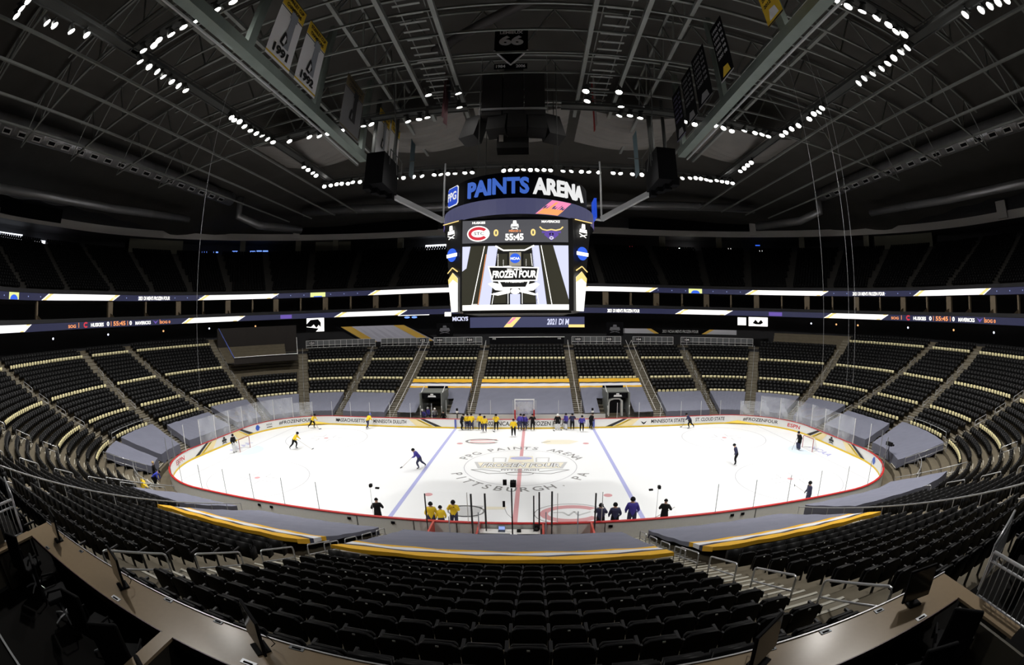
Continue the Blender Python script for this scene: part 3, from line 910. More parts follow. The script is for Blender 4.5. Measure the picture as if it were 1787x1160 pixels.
# goals
for sg, s in ((-1, 'left'), (1, 'right')):
    t = thing('hockey_goal', 'hockey goal with a white net in the %s crease' % s, 'goal', (sg * 27.13, 0, 0), 0 if sg > 0 else PI)
    mb = MB()
    mb.tube([(0, -.915, 0), (0, -.915, 1.16), (.05, -.87, 1.22), (.05, .87, 1.22), (0, .915, 1.16), (0, .915, 0)], .035, 8)
    mb.build('goal_frame', mat('goal_red', (.35, .05, .05), .4), t)
    mb = MB(); mb.tube([(0, -.915, .03), (.6, -.85, .03), (1.05, -.5, .03), (1.1, 0, .03), (1.05, .5, .03), (.6, .85, .03), (0, .915, .03)], .04, 6)
    mb.build('base_frame', WSTEEL, t); mb = MB(); mb.tube([(.05, -.87, 1.22), (.5, -.5, 1.18), (.55, 0, 1.16), (.5, .5, 1.18), (.05, .87, 1.22)], .02, 6); mb.build('top_bar', WSTEEL, t)
    mb = MB()
    bot = [(.0, -.915), (.6, -.85), (1.05, -.5), (1.1, 0), (1.05, .5), (.6, .85), (0, .915)]; tp = [(.05, -.87), (.3, -.7), (.5, -.45), (.55, 0), (.5, .45), (.3, .7), (.05, .87)]
    def lp(P, s_):
        k = s_ * (len(P) - 1); i = min(int(k), len(P) - 2); f = k - i
        return (P[i][0] * (1 - f) + P[i + 1][0] * f, P[i][1] * (1 - f) + P[i + 1][1] * f)
    for k in range(25):
        a = lp(bot, k / 24); b = lp(tp, k / 24); mb.bar((a[0], a[1], .03), (b[0], b[1], 1.2), .008)
    for z in range(1, 10):
        f = z / 10
        P = [tuple(np.array(lp(bot, k / 12)) * (1 - f) + np.array(lp(tp, k / 12)) * f) + (.03 + 1.17 * f,) for k in range(13)]
        for p, q in zip(P[:-1], P[1:]): mb.bar(p, q, .008)
    mb.build('net', WPAD, t)

# ================================================================== FAR PLAYER TUNNELS
for sg, s in ((-1, 'left'), (1, 'right')):
    t = thing('tunnel_portal', 'dark player tunnel opening in the far %s tarp with white handrail edges' % s, 'tunnel')
    x0, x1 = (-12.0, -9.45) if sg < 0 else (9.45, 12.0)
    mb = MB()
    for x in (x0, x1): mb.box((x, 16.4, 1.85), (.12, 4.0, 3.7), 0)
    mb.box(((x0 + x1) / 2, 17.0, 3.62), (x1 - x0 + .1, 3.6, .2), 0); mb.box(((x0 + x1) / 2, 18.45, 2.0), (x1 - x0, .1, 4.0), 1)
    mb.build('tunnel_wall', [mat('tunnel_grey', (.16, .17, .155), .7), BLK], t)
    mb = MB(); mb.box(((x0 + x1) / 2, 15.15, 3.3), (x1 - x0, .08, .6), 0)
    mb.build('header', BLK, t)
    mb = MB(); fn = plane_fn(((x0 + x1) / 2, 15.1, 3.05), (1, 0, 0), (0, 0, 1))
    put_poly(mb, [(-.5, .1), (.5, .1), (.42, .3), (-.42, .3)], fn); put_poly(mb, [(-.2, .33), (.2, .33), (.15, .5), (-.15, .5)], fn); mb.build('event_emblem', WSTEEL, t)
    for x, dx in ((x0, -1), (x1, 1)):
        mb = MB(); mb.tube([(x, 14.4, 1.2), (x, 14.4, 2.2), (x, 15.0, 2.9), (x, 15.2, 3.7), (x, 16.8, 4.3)], .05, 6); mb.build('handrail', WSTEEL, t)
t = thing('tunnel_hood', 'white curved hood panel inside the right far tunnel', 'hood', (10.2, 15.6, 0))
mb = MB(); mb.tube([(-.5, 0, .3), (-.5, 0, 2.3), (-.3, 0, 2.75), (.2, 0, 2.9), (.8, 0, 2.9), (1.1, 0, 2.6), (1.15, 0, .3)], .16, 8); mb.build('shell', WHITE, t)
mb = MB(); mb.box((.35, .25, 1.4), (1.3, .06, 2.6)); mb.build('lining', CLBLACK, t)

# ================================================================== HANDRAILS in the aisles
def loop_rail(name, label, q, off, dA, dB, hz=.88, group=None, r=.024, mid=True):
    ax, ay, nx, ny = ring(dA, q); bx, by, _, _ = ring(dB, q)
    tx, ty = ny, -nx
    def fz(d): return floor_z((d - 1.6) / TR)
    t = thing(name, label, 'handrail', (ax + tx * off, ay + ty * off, fz(dA)), 0, group)
    D = Vector((bx - ax, by - ay, fz(dB) - fz(dA))); dn = D.normalized() * .1
    mb = MB(); h = Vector((0, 0, hz)); c = Vector((0, 0, .1))
    mb.tube([(0, 0, 0), h - c, h - c * .3 + dn * .3, h + dn, D + h - dn, D + h - c * .3 - dn * .3, D + h - c, D], r, 7); mb.build('top_rail', STEEL, t, True)
    if mid:
        mb = MB(); mb.tube([h * .55, D + h * .55], r * .85, 7); mb.build('mid_rail', STEEL, t, True)
for sg, sd in ((-1, 'left'), (1, 'right')):
    for k, (ya, yb) in enumerate(((-30.65, -28.95), (-28.05, -26.35), (-25.45, -23.75), (-22.85, -21.2))):
        loop_rail('handrail', 'steel loop handrail in the near %s aisle, %s down from the desk' % (sd, od(k + 1)), sg * 226.49, .0, -yb - 12.95, -ya - 12.95, .85, 'loop handrails of the near aisles', .026)
    for k in range(4):
        loop_rail('handrail', 'bright steel loop handrail beside the near tarp edge, %s aisle, %s from the ice' % (sd, od(k + 1)), sg * 226.49, -sg * 0, row_d(1 + 2 * k), row_d(2.3 + 2 * k), .8, 'loop handrails of the near aisles', .026)
    # the long continuous rail
    t = thing('long_handrail', 'long double handrail sweeping down the near %s stairs to the boards' % sd, 'handrail')
    P = []
    for k in range(13):
        d = 2.2 + (18.2 - 2.2) * k / 12
        x, y, _, _ = ring(d, sg * 216.99); P.append(Vector((x, y, floor_z((d - 1.6) / TR))))
    h1, h2 = Vector((0, 0, 1.0)), Vector((0, 0, .5))
    mb = MB(); mb.tube([p + h1 for p in P], .03, 8); mb.build('top_rail', STEEL, t, True)
    mb = MB(); mb.tube([p + h2 for p in P], .024, 8); mb.build('mid_rail', STEEL, t, True)
    for p in P:
        mb = MB(); mb.tube([p, p + h1], .02, 6); mb.build('post', STEEL, t)
# far central aisles: one slender rail down the middle of each
for q, s in ((-6.25, 'left of the far centre block'), (6.25, 'right of the far centre block'), (-15.75, 'second aisle left of the far centre'), (15.75, 'second aisle right of the far centre')):
    t = thing('stair_handrail', 'slender pale stair rail, ' + s, 'handrail')
    P = []
    for k in range(11):
        d = 1.9 + 18 * k / 10; x, y, nx, ny = ring(d, q); P.append(Vector((x, y, floor_z((d - 1.6) / TR))))
    off = 0 if abs(q) < 10 else .45
    for o_, nm in ((-off, 'top_rail'), (off, 'top_rail'))[:(1 if off == 0 else 2)]:
        mb = MB(); mb.tube([p + Vector((o_, 0, .95)) for p in P], .035, 6); mb.build(nm, WSTEEL, t, True)
    for p in P[::2]:
        mb = MB(); mb.tube([p, p + Vector((off, 0, .95))], .02, 5); mb.build('post', WSTEEL, t)
an = {26.95: 'far corner stairs', 51.95: 'far corner aisle', 81.95: 'corner aisle towards the end', 111.95: 'end aisle behind the goal', 120.79: 'end aisle on the near side', 150.79: 'near corner aisle', 180.79: 'aisle before the near corner', 205.79: 'aisle beside the plain near tarp'}
for q, w in AISLES[2:10]:
    for sg, sd in ((-1, 'left'), (1, 'right')):
        lim = 19
        k = 0
        for i in np.arange(1.2, lim, 2.9):
            if q in (120.79, 150.79, 180.79) and i < 7: continue
            k += 1
            loop_rail('handrail', '%s loop rail up the %s %s' % (od(k), sd, an[q]), sg * q, 0, row_d(i), row_d(i + 1.6), .9, 'loop handrails of the %s %s' % (sd, an[q]), .03)
# rails round the open corners where the photographers stand
def fence(name, label, pts, h=1.05, gap=1.3, group=None, r=.03, m=STEEL, mids=(.55,)):
    t = thing(name, label, 'railing', pts[0], 0, group); o = Vector(pts[0]); P = [Vector(p) - o for p in pts]
    H = Vector((0, 0, h))
    mb = MB(); mb.tube([p + H for p in P], r, 7); mb.build('top_rail', m, t, True)
    for f in mids:
        mb = MB(); mb.tube([p + H * f for p in P], r * .8, 7); mb.build('mid_rail', m, t, True)
    for a, b in zip(P[:-1], P[1:]):
        n = max(1, int((b - a).length / gap))
        for k in range(n + 1):
            p = a + (b - a) * k / n
            mb = MB(); mb.tube([p, p + H], r * .8, 6); mb.build('post', m, t)
    return t
for sg, sd in ((-1, 'left'), (1, 'right')):
    def rp(d, q, dz=0): x, y, _, _ = ring(d, sg * q); return (x, y, floor_z(max(0, (d - 1.6) / TR)) + dz)
    fence('guard_railing', 'stepped steel railing along the near edge of the %s open corner' % sd, [rp(d_, 204.5 if sg < 0 else 186) for d_ in (1.6, 3.4, 5.2, 7.4)], 1.0, 1.0)
    fence('guard_railing', 'stepped steel railing along the far edge of the %s open corner' % sd, [rp(d_, 170 if sg < 0 else 158) for d_ in (2.2, 4.2, 6.2)], 1.0, 1.0)
    fence('guard_railing', 'steel railing across the back of the %s open corner' % sd, [rp(3.4, q_) for q_ in ((171, 180, 190, 203) if sg < 0 else (159, 167, 176, 185))], 1.0, 1.0)
    fence('guard_railing', 'steel railing above the open corner at the %s goal end' % sd, [rp(7.0, q_) for q_ in (122, 132, 142, 149)], 1.0, 1.2)

# section rails along the top of the far lower blocks, with number signs
SEC = [(-35.8, -24.4, '121', 'left of the wall graphic'), (-23.4, -15.3, '122', 'below the wall graphic'), (-14.5, -6.9, '101', 'left of the centre block'), (6.9, 14.6, '103', 'right of the centre block'), (16.5, 23.2, '104', 'second right of the centre'), (24.5, 36.1, '104', 'third right of the centre')]
PANE_ = mat('smoked_panel', (.12, .125, .13), .3)
for xa, xb, s, wh in SEC:
    qa, qb = qof(xa, 33.2 if abs(xa) < 22 else 29.7 if abs(xa) > 35 else 33), qof(xb, 33.2 if abs(xb) < 22 else 29.5 if abs(xb) > 35 else 33)
    d = 20.2; z0 = 8.35
    t = thing('section_railing', 'grey panelled section railing numbered %s, %s' % (s, wh), 'railing')
    qs = qpts(qa, qb, d, 1.0)
    mb = MB()
    for z in (z0 + .05, z0 + .42, z0 + 1.2): mb.tube([P3(d, q, z) for q in qs], .03, 5)
    mb.build('rail', WSTEEL, t)
    for q in qs[::1]:
        mb = MB(); a = P3(d, q, z0 - .1); mb.bar(a, (a[0], a[1], z0 + 1.2), .04); mb.build('post', WSTEEL, t)
    mb = MB(); mb.strip([P3(d + .02, q, z0 + .45) for q in qs], [P3(d + .02, q, z0 + 1.17) for q in qs]); mb.build('panel', PANE_, t)
    pos = (qs[1], qs[-3]) if s in ('101', '103') else ((qs[-2],) if s in ('122',) else (qs[1],))
    for q in pos:
        x, y, nx, ny = ring(d - .05, q)
        sg_ = MB(); fn = plane_fn((x, y, z0 + .5), (ny, -nx, 0), (0, 0, 1)); put_poly(sg_, [(-.5, 0), (.5, 0), (.5, .6), (-.5, .6)], fn); sgn = sg_.build('number_sign', BLK, t)
        l = MB(); fn = plane_fn((x - nx * .03, y - ny * .03, z0 + .6), (ny, -nx, 0), (0, 0, 1)); put_text(l, s, fn, 0, 0, .38, .75, bold=.03); l.build('lettering', WHITE, sgn)
t = thing('section_railing', 'bright topped black section railing over the far centre block', 'railing')
mb = MB(); mb.box((0, 33.2, 9.5), (11.6, .08, .1)); mb.build('rail', WHITE, t)
mb = MB(); mb.box((0, 33.25, 8.9), (11.4, .04, 1.0)); mb.build('panel', BLK, t)
mb = MB(); fn = plane_fn((0, 33.2, 9.15), (1, 0, 0), (0, 0, 1)); put_text(mb, '102', fn, -5, 0, .22, .5); put_text(mb, '102', fn, 5, 0, .22, .5); mb.build('lettering', WHITE, t)

# ================================================================== CONCOURSE, SUITES, UPPER DECK
def ringwall(name, d0, z0, d1, z1, m, qa=-QN, qb=QN, label=None, step=2.0):
    qs = qpts(qa, qb, (d0 + d1) / 2, step); mb = MB()
    mb.strip([P3(d0, q, z0) for q in qs], [P3(d1, q, z1) for q in qs]); return struct(mb.build(name, m), label)
QU = 205
ringwall('wall_lower', 31, 7.4, 31, 13.4, WALL, -QU, QU, 'dark back wall of the lower concourse')
ringwall('floor', 19.5, 7.9, 31, 7.9, CONC, -70, 70, 'concourse floor behind the far lower seats')
ringwall('wall_rim', 19.6, 7.0, 19.6, 7.95, WALL, -70, 70)
ringwall('ceiling', 26, 13.32, 31, 13.32, WALL, -QU, QU, 'underside of the suite level')
ringwall('floor', 26, 14.25, 34, 14.25, CONC, -QU, QU, 'floor of the suite level')
ringwall('wall_suites', 34, 14.25, 34, 17.2, WALL, -QU, QU, 'dark back wall of the suites')
ringwall('ceiling', 28, 17.12, 34, 17.12, WALL, -QU, QU, 'suite level ceiling')
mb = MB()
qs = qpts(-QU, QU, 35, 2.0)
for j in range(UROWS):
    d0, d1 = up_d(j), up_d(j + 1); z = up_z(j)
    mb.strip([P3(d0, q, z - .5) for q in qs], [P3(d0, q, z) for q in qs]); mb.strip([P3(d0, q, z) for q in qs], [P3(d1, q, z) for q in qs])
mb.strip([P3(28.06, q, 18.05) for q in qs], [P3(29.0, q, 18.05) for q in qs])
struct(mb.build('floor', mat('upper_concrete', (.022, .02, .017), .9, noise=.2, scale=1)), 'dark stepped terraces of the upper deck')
ringwall('wall_upper', 52, 27.5, 52, 41, WALL, -QU, QU, 'dark upper wall behind the top concourse')
ringwall('floor', up_d(UROWS), 27.6, 52, 27.6, CONC, -QU, QU, 'top concourse floor')
ringwall('trim_1', 47, 31.4, 47, 32.9, FASCIA, -QU, QU, 'long pale curved fascia band above the upper deck')
ringwall('ceiling', 47, 31.4, 52, 31.4, WALL, -QU, QU, 'soffit over the top concourse')
ringwall('wall_press', 47.3, 32.9, 50, 37.5, mat('ribbed_wall', (.06, .058, .06), .8, noise=.3, scale=2), -QU, QU, 'dark ribbed wall above the pale fascia')
# black draped openings that interrupt the fascia top
def ringbox(name, label, cat, qa, qb, d, z0, z1, m, th=.25, parent=None, step=1.5):
    qs = qpts(qa, qb, d, step); mb = MB()
    A = [P3(d, q, z0) for q in qs]; B = [P3(d, q, z1) for q in qs]; A2 = [P3(d + th, q, z0) for q in qs]; B2 = [P3(d + th, q, z1) for q in qs]
    mb.strip(A, B); mb.strip(B, B2); mb.strip(A2, A); mb.strip(B2, A2)
    mb.poly([A[0], B[0], B2[0], A2[0]]); mb.poly([A[-1], A2[-1], B2[-1], B[-1]])
    o = mb.build(name, m, parent)
    return tag(o, label, cat) if parent is None else o
ringbox('press_balcony', 'black press balcony box above the fascia at the far left end', 'balcony', qof(-76.3, -15.6), qof(-77.5, .3), 46.5, 32.0, 34.3, BLK)
ringbox('press_balcony', 'long black press balcony box left of the scoreboard', 'balcony', qof(-51, 51.9), qof(-20, 60), 46.5, 32.7, 35.0, BLK)
ringbox('press_balcony', 'long black press balcony box right of the scoreboard', 'balcony', qof(22, 60), qof(49, 53), 46.5, 32.7, 35.0, BLK)
for q, s in ((qof(-51.7, 51.4), 'left'), (qof(49.6, 52.7), 'right')):
    x, y, nx, ny = ring(46.4, q); mb = MB(); mb.box((x, y, 33.2), (1.5, .5, 3.2), 0, Matrix.Rotation(math.atan2(ny, nx) - PI / 2, 3, 'Z')); struct(mb.build('pillar', FASCIA), 'pale block ending the %s press balcony' % s)
x, y, nx, ny = ring(46.4, qof(77.5, .2)); mb = MB(); mb.box((x, y, 33), (.5, 2.4, 3.0)); struct(mb.build('pillar', FASCIA), 'pale square block on the right end fascia')
# lounge lights and windows on the top concourse
for x, y, z, s in ((-69.6, 38.4, 29.3, 'a'), (-68, 40.7, 29.3, 'b'), (-64.8, 44.4, 29.5, 'c'), (-61.6, 47.5, 29.5, 'd'), (-60.4, 48.6, 29.6, 'e'), (-59.2, 49.6, 29.6, 'f')):
    mb = MB(); mb.box((0, 0, 0), (1.3, .1, .28)); o = mb.build('lounge_lamp', E_BGLOW); q = qof(x, y); X, Y_, nx, ny = ring(50, q); o.location = (X, Y_, z); o.rotation_euler = (0, 0, math.atan2(ny, nx) - PI / 2)
    tag(o, 'small blue lounge lamp under the far left fascia, %s from the left' % od('abcdef'.index(s) + 1), 'lamp', 'blue lounge lamps')
for qa, qb, z0, z1, s in ((qof(-79, -20), qof(-80.5, -7.6), 29.3, 30.2, 'first'), (qof(-80.5, -4.2), qof(-80.5, -1.4), 28.9, 29.6, 'second')):
    ringbox('clerestory_window', 'bright daylit window strip under the left end fascia, %s from the left' % s, 'window', qa, qb, 50.5, z0, z1, em('daylight', (.85, .9, 1), 1.5))
mb = MB(); mb.sphere((0, 0, 0), .55, 12); o = mb.build('bright_lamp', em('lamp_violet', (.9, .85, 1), 3)); o.location = (-80.3, .5, 28.6); tag(o, 'very bright round lamp at the end of the left window strip', 'lamp')
ringbox('clerestory_window', 'bright window beside the scoreboard under the fascia', 'window', qof(-23.5, 63), qof(-12.5, 63), 49.8, 28.5, 29.9, em('daylight', (.85, .9, 1), 1.5))
for x, z, m, s in ((23, 29.2, E_RED, 'red'), (34, 29.1, LENS, 'white'), (36, 29.3, LENS, 'white'), (31, 29.0, E_RED, 'red'), (45.4, 29.3, E_W, 'white'), (51.6, 30.1, E_BLUE, 'blue'), (52.1, 28.8, E_W, 'white')):
    q = qof(x, 63 if x < 30 else 62 - (x - 30) * .35); X, Y_, nx, ny = ring(49.9, q)
    mb = MB(); mb.box((0, 0, 0), (1.1 if m is not LENS else .35, .1, .22)); o = mb.build('concourse_sign_light', m); o.location = (X, Y_, z); o.rotation_euler = (0, 0, math.atan2(ny, nx) - PI / 2)
    tag(o, 'tiny %s light on the far right top concourse, at %s' % (s, {23: 'its scoreboard end', 34: 'the bright pair', 36: 'the pair, outer one', 31: 'the dim red strip', 45.4: 'the middle', 51.6: 'the blue corner', 52.1: 'the bottom corner'}[x]), 'light', 'small lights on the far concourse')
for x, y, s in ((-63.6, 45.5, 'first'), (-52, 53.2, 'second'), (-44, 57.5, 'third'), (-29, 61.8, 'fourth'), (30, 61.6, 'fifth'), (43, 58, 'sixth'), (60, 47.5, 'seventh'), (70, 35, 'eighth')):
    X, Y_, nx, ny = ring(48, qof(x, y)); mb = MB(); mb.box((X, Y_, 29.8), (1.3, 1.0, 3.3), 0, Matrix.Rotation(math.atan2(ny, nx) - PI / 2, 3, 'Z')); struct(mb.build('column', mat('upper_column', (.18, .17, .13), .8)), 'upper concourse column, %s from the left' % s)
for qa, qb in ((qof(-49, 56.5), qof(-41, 59.8)), (qof(-77, 20), qof(-72, 33)), (qof(70, 33), qof(76, 20))):
    q = qpts(qa, qb, 49, 2); mb = MB(); mb.strip([P3(49, a, 28.6) for a in q], [P3(49, a, 31.4) for a in q]); struct(mb.build('wall_booth', mat('booth_wall', (.14, .135, .10), .8)), 'drab olive booth wall under the fascia')
# suite columns and sloping partitions
COLS = [(-57.9, -11), (-58.4, 4), (-57.6, 11.5), (-55.9, 18), (-53.7, 22.5), (-51, 26.6), (-47.8, 30.2), (-44.4, 33.2), (-40.5, 35.9), (-36.3, 38), (-31.8, 39.6), (-27.2, 40.6), (-22.7, 40.9), (-17.9, 41), (-13.3, 41), (13.5, 41), (18, 41), (22.7, 41), (27.4, 40.5), (31.8, 39.6), (36.1, 38.1), (40.4, 36), (44.3, 33.3), (47.9, 30.1), (51.1, 26.4), (53.7, 22.5), (55.7, 18.3), (57.2, 13.9), (58.2, 9.1), (58.5, 4.5), (58.5, .2), (58.5, -4.5), (58.1, -9.4)]
for k, (x, y) in enumerate(COLS):
    q = qof(x, y); X, Y_, nx, ny = ring(28.5, q); R = Matrix.Rotation(math.atan2(ny, nx) - PI / 2, 3, 'Z')
    w = 1.0 if k % 2 else .28
    mb = MB(); mb.box((X, Y_, 15.7), (w, .5, 2.9), 0, R)
    a, b = ring(28.3, q), ring(26.4, q)
    for e in (-.06, .06):
        mb.poly([(a[0] + ny * e, a[1] - nx * e, 14.25), (b[0] + ny * e, b[1] - nx * e, 14.25), (b[0] + ny * e, b[1] - nx * e, 14.55), (a[0] + ny * e, a[1] - nx * e, 15.4)], 0)
    struct(mb.build('column', BEIGE), 'beige suite column with a sloping partition, %s from the left' % od(k + 1))
# LED ribbons
def ribbon(name, label, d, z0, z1):
    t = thing(name, label, 'LED ribbon')
    qs = qpts(-QU, QU, d, 1.2); mb = MB()
    A = [P3(d, q, z0) for q in qs]; B = [P3(d, q, z1) for q in qs]; A2 = [P3(d + .3, q, z0) for q in qs]; B2 = [P3(d + .3, q, z1) for q in qs]
    mb.strip(A, B, 0); mb.strip(B, B2, 1); mb.strip(A2, A, 1); mb.build('display', [E_NAVY, BLK], t)
    mb = MB(); mb.strip([P3(d - .03, q, z1 + .03) for q in qs], [P3(d - .03, q, z1 + .5) for q in qs]); mb.build('parapet', WALL, t)
    def bar_(pa, pb, s0=.5, s1=.5):
        la, lb = arc(d, qof(*pa)), arc(d, qof(*pb)); m = MB(); dd = d - .02
        n = max(4, int((lb - la) / 1.2)); Z = [z0 + .04, z1 - .04]
        U = [[la + (lb - la) * k / n for k in range(n + 1)] for _ in (0, 1)]
        U[1] = [la + s0 * 1.6 + (lb - la - s0 * 1.6 + s1 * 1.6) * k / n for k in range(n + 1)]
        m.strip([P3(dd, inv(d, u), Z[0]) for u in U[0]], [P3(dd, inv(d, u), Z[1]) for u in U[1]], 0)
        for e, s_, f in ((0, s0, 1), (n, s1, -1)):
            if s_ == 0: continue
            ua, ub = U[0][e], U[1][e]
            m.poly([P3(d - .03, inv(d, ua + .25 * f), Z[0]), P3(d - .03, inv(d, ua + 1.0 * f), Z[0]), P3(d - .03, inv(d, ub + 1.0 * f), Z[1]), P3(d - .03, inv(d, ub + .25 * f), Z[1])], 1)
        m.build('white_banner', [E_W, E_G], t)
    def words(p, s, w, h, m=E_W):
        L0 = arc(d, qof(*p)); b = MB(); put_text(b, s, lambda u, v: P3(d - .02, inv(d, L0 + u), z0 + .12 + v), 0, 0, h, w, bold=.03, shear=.15); b.build('lettering', m, t)
    return t, bar_, words
t, bar_, words = ribbon('led_ribbon', 'upper LED ribbon ringing the bowl with white parallelogram panels', 28, 17.15, 18.02)
for a, b in (((-58, -10.4), (-58.5, 4.4)), ((-54.3, 21.4), (-45.1, 32.7)), ((-28.6, 40.3), (-8, 41)), ((8, 41), (21.5, 41)), ((38.5, 37), (49.8, 28)), ((57.7, 11.7), (58.5, -3))): bar_(a, b, .9, .9)
bar_((-50, -28), (-52, -25), .5, .5)
words((-57.4, 13), "2021 DI MEN'S FROZEN FOUR", 6.6, .6); words((54.8, 20.2), "2021 DI MEN'S FROZEN FOUR", 6.4, .6)
for a, b in (((-38.9, 36.8), (-36.3, 38)), ((28.6, 40.4), (31, 39.8)), ((-57, -15), (-56.4, -17)), ((57.4, -14), (56.8, -16))):
    u0, u1 = arc(28, qof(*a)), arc(28, qof(*b)); u0, u1 = min(u0, u1), max(u0, u1)
    m = MB(); fn = lambda u, v: P3(27.98, inv(28, u), v); fn2 = lambda u, v: P3(27.96, inv(28, u), v)
    put_poly(m, [(u0, 17.2), (u1, 17.2), (u1, 18.0), (u0, 18.0)], fn, 0); put_ell(m, (u0 + u1) / 2, 17.2, .8, .55, fn2, 1, 12, 0, 180)
    m.build('emblem_panel', [em('led_lime', (.75, .8, .3), .9), E_BLUE], t)
m = MB()
for k in range(-60, 61):
    q = inv(28, k * 2.55)
    if abs(q) < QU: m.poly([P3(27.985, inv(28, k * 2.55 + a), 17.6 + b) for a, b in ((-.07, -.07), (.07, -.07), (.07, .07), (-.07, .07))])
o = m.build('star_row', E_STAR, t); o['kind'] = 'stuff'
t, bar_, words = ribbon('led_ribbon', 'lower LED ribbon with scores and white panels below the suites', 26, 13.35, 14.22)
for a, b, s in (((-54.0, 17.0), (-48.5, 26.5), 1), ((-33.9, 36.8), (-22.0, 38.9), 1), ((25.4, 38.8), (34.2, 36.7), 1), ((48.8, 26.1), (54.3, 16.5), 1), ((-50, -23), (-55, -14.5), 1)): bar_(a, b, .9 * s, .9 * s)
words((16.2, 39), "2021 DI MEN'S FROZEN FOUR", 5.6, .6)
for a, b in (((-42.6, 32), (-40.9, 33.3)), ((41.3, 33), (43.3, 31.6))):
    u0, u1 = arc(26, qof(*a)), arc(26, qof(*b)); m = MB(); fn = lambda u, v: P3(25.98, inv(26, u), v); put_poly(m, [(u0, 13.45), (u1, 13.45), (u1, 14.1), (u0, 14.1)], fn); m.build('emblem_panel', E_PUR, t)
for sg in (-1, 1):
    L0 = arc(26, sg * 111.9)
    fn = lambda u, v: P3(25.97, inv(26, L0 + u), 13.4 + v)
    for s, u, w, h, mt in (('SOG', -9.6, 1.5, .4, E_OR), ('HUSKIES', -4.6, 2.6, .5, E_W), ('0', -2.4, .5, .6, E_W), ('55:45', 0, 2.6, .62, E_OR), ('0', 2.4, .5, .6, E_W), ('MAVERICKS', 5.0, 3.2, .5, E_W), ('SOG 0', 9.6, 2.0, .42, E_OR)):
        m = MB(); put_text(m, s, fn, u, .12, h, w, bold=.03); m.build('lettering', mt, t)
    m = MB(); put_arc(m, -6.9, .42, .45, .38, 40, 320, .2, fn, 0); m.build('letter_emblem', E_RED, t)
    m = MB(); put_poly(m, [(7.0, .7), (7.6, .45), (8.2, .7), (7.8, .3), (7.6, .1), (7.4, .3)], fn, 0); m.build('bull_emblem', E_PUR, t)
    for u in (-8.3, -1.75, 1.75, 8.5):
        m = MB(); put_poly(m, [(u - .05, .1), (u + .05, .1), (u + .05, .75), (u - .05, .75)], fn); m.build('divider', E_OR, t)
# far club front: LED strip below the lower ribbon, wall graphic, ad band and screens
t = thing('club_led_strip', 'long navy LED strip under the scoreboard reading 2021 DI MEN', 'LED strip', (0, 37, 0))
mb = MB(); mb.box((0, .1, 11.8), (18.6, .2, 1.7)); mb.build('display', em('led_slate_blue', (.04, .045, .11), .8), t)
fn = plane_fn((0, -.02, 10.95), (1, 0, 0), (0, 0, 1))
m = MB(); put_poly(m, [(-3.8, .05), (-2.4, .05), (-1.0, 1.65), (-2.4, 1.65)], fn, 0); put_poly(m, [(-3.3, .6), (-2.8, .6), (-1.7, 1.6), (-2.2, 1.6)], plane_fn((0, -.03, 10.95), (1, 0, 0), (0, 0, 1)), 1); m.build('diagonal_stripe', [E_G, E_PINK], t)
m = MB(); put_text(m, '2021 DI M', fn, 5.0, .4, 1.0, 3.6, bold=.03, shear=.15); m.build('lettering', E_LILAC, t)
m = MB(); put_poly(m, [(6.7, 0), (9.3, 0), (9.3, .45), (6.7, .45)], fn); m.build('gold_band', E_G, t)
t = thing('wall_graphic', 'large grey wall graphic with gold diagonal bands above the far left seats', 'wall graphic')
n = 8
def wg(x, z):
    q = qof(x, 38 - max(0, (-x - 21.95)) ** 2 * .015); return P3(24.9, q, z)
m = MB(); m.strip([wg(-27.7 + 12.5 * k / n, 8.9) for k in range(n + 1)], [wg(-32.3 + 11.4 * k / n, 11.65) for k in range(n + 1)]); m.build('cloth', mat('graphic_grey', (.55, .55, .66), .7), t)
for a, b, w in ((-27.7, -32.3, 1.9), (-17.6, -22.8, 1.9)): m = MB(); m.poly([(lambda p: (p[0], p[1] - .05, p[2]))(wg(*p)) for p in ((a, 8.9), (a + w, 8.9), (b + w, 11.65), (b, 11.65))]); m.build('gold_band', mat('graphic_gold', (.75, .47, .08), .7), t)
for a, b, w in ((-28.6, -33.2, .6), (-15.3, -20.8, .8)): m = MB(); m.poly([(lambda p: (p[0], p[1] - .05, p[2]))(wg(*p)) for p in ((a, 8.9), (a + w, 8.9), (b + w, 11.65), (b, 11.65))]); m.build('black_band', BLK, t)
t = thing('ad_band', 'dark advertising band with pale ends above the far right seats', 'sign band')
def ab(u, v): return P3(24.4, qof(15.8 + u, 37.3), 9.9 + v) if 15.8 + u < 21.95 else P3(24.4, inv(24.4, 15.8 + u), 9.9 + v)
m = MB(); m.strip([ab(k, 0) for k in range(21)], [ab(k, .95) for k in range(21)]); m.build('panel', BLK, t)
ab2 = lambda u, v: tuple(Vector(ab(u, v)) + Vector((0, -.06, 0)))
m = MB(); put_poly(m, [(0, .1), (5.4, .1), (4.0, .9), (0, .9)], ab2); m.build('pale_end', mat('band_pale', (.5, .5, .55), .6), t); m = MB(); put_poly(m, [(14.6, .1), (20, .1), (20, .9), (16.0, .9)], ab2); m.build('pale_end', mat('band_pale', (.5, .5, .55), .6), t)
m = MB(); put_poly(m, [(5.4, .1), (6.2, .1), (4.8, .9), (4.0, .9)], ab2); m.build('gold_band', mat('graphic_gold', (.75, .47, .08), .7), t); m = MB(); put_poly(m, [(13.8, .1), (14.6, .1), (16.0, .9), (15.2, .9)], ab2); m.build('gold_band', mat('graphic_gold', (.75, .47, .08), .7), t)
m = MB(); put_text(m, "2021 NCAA MEN'S FROZEN FOUR", ab2, 10.0, .25, .5, 6.4, bold=.02, shear=.15); m.build('lettering', mat('band_text', (.5, .5, .5), .6), t)
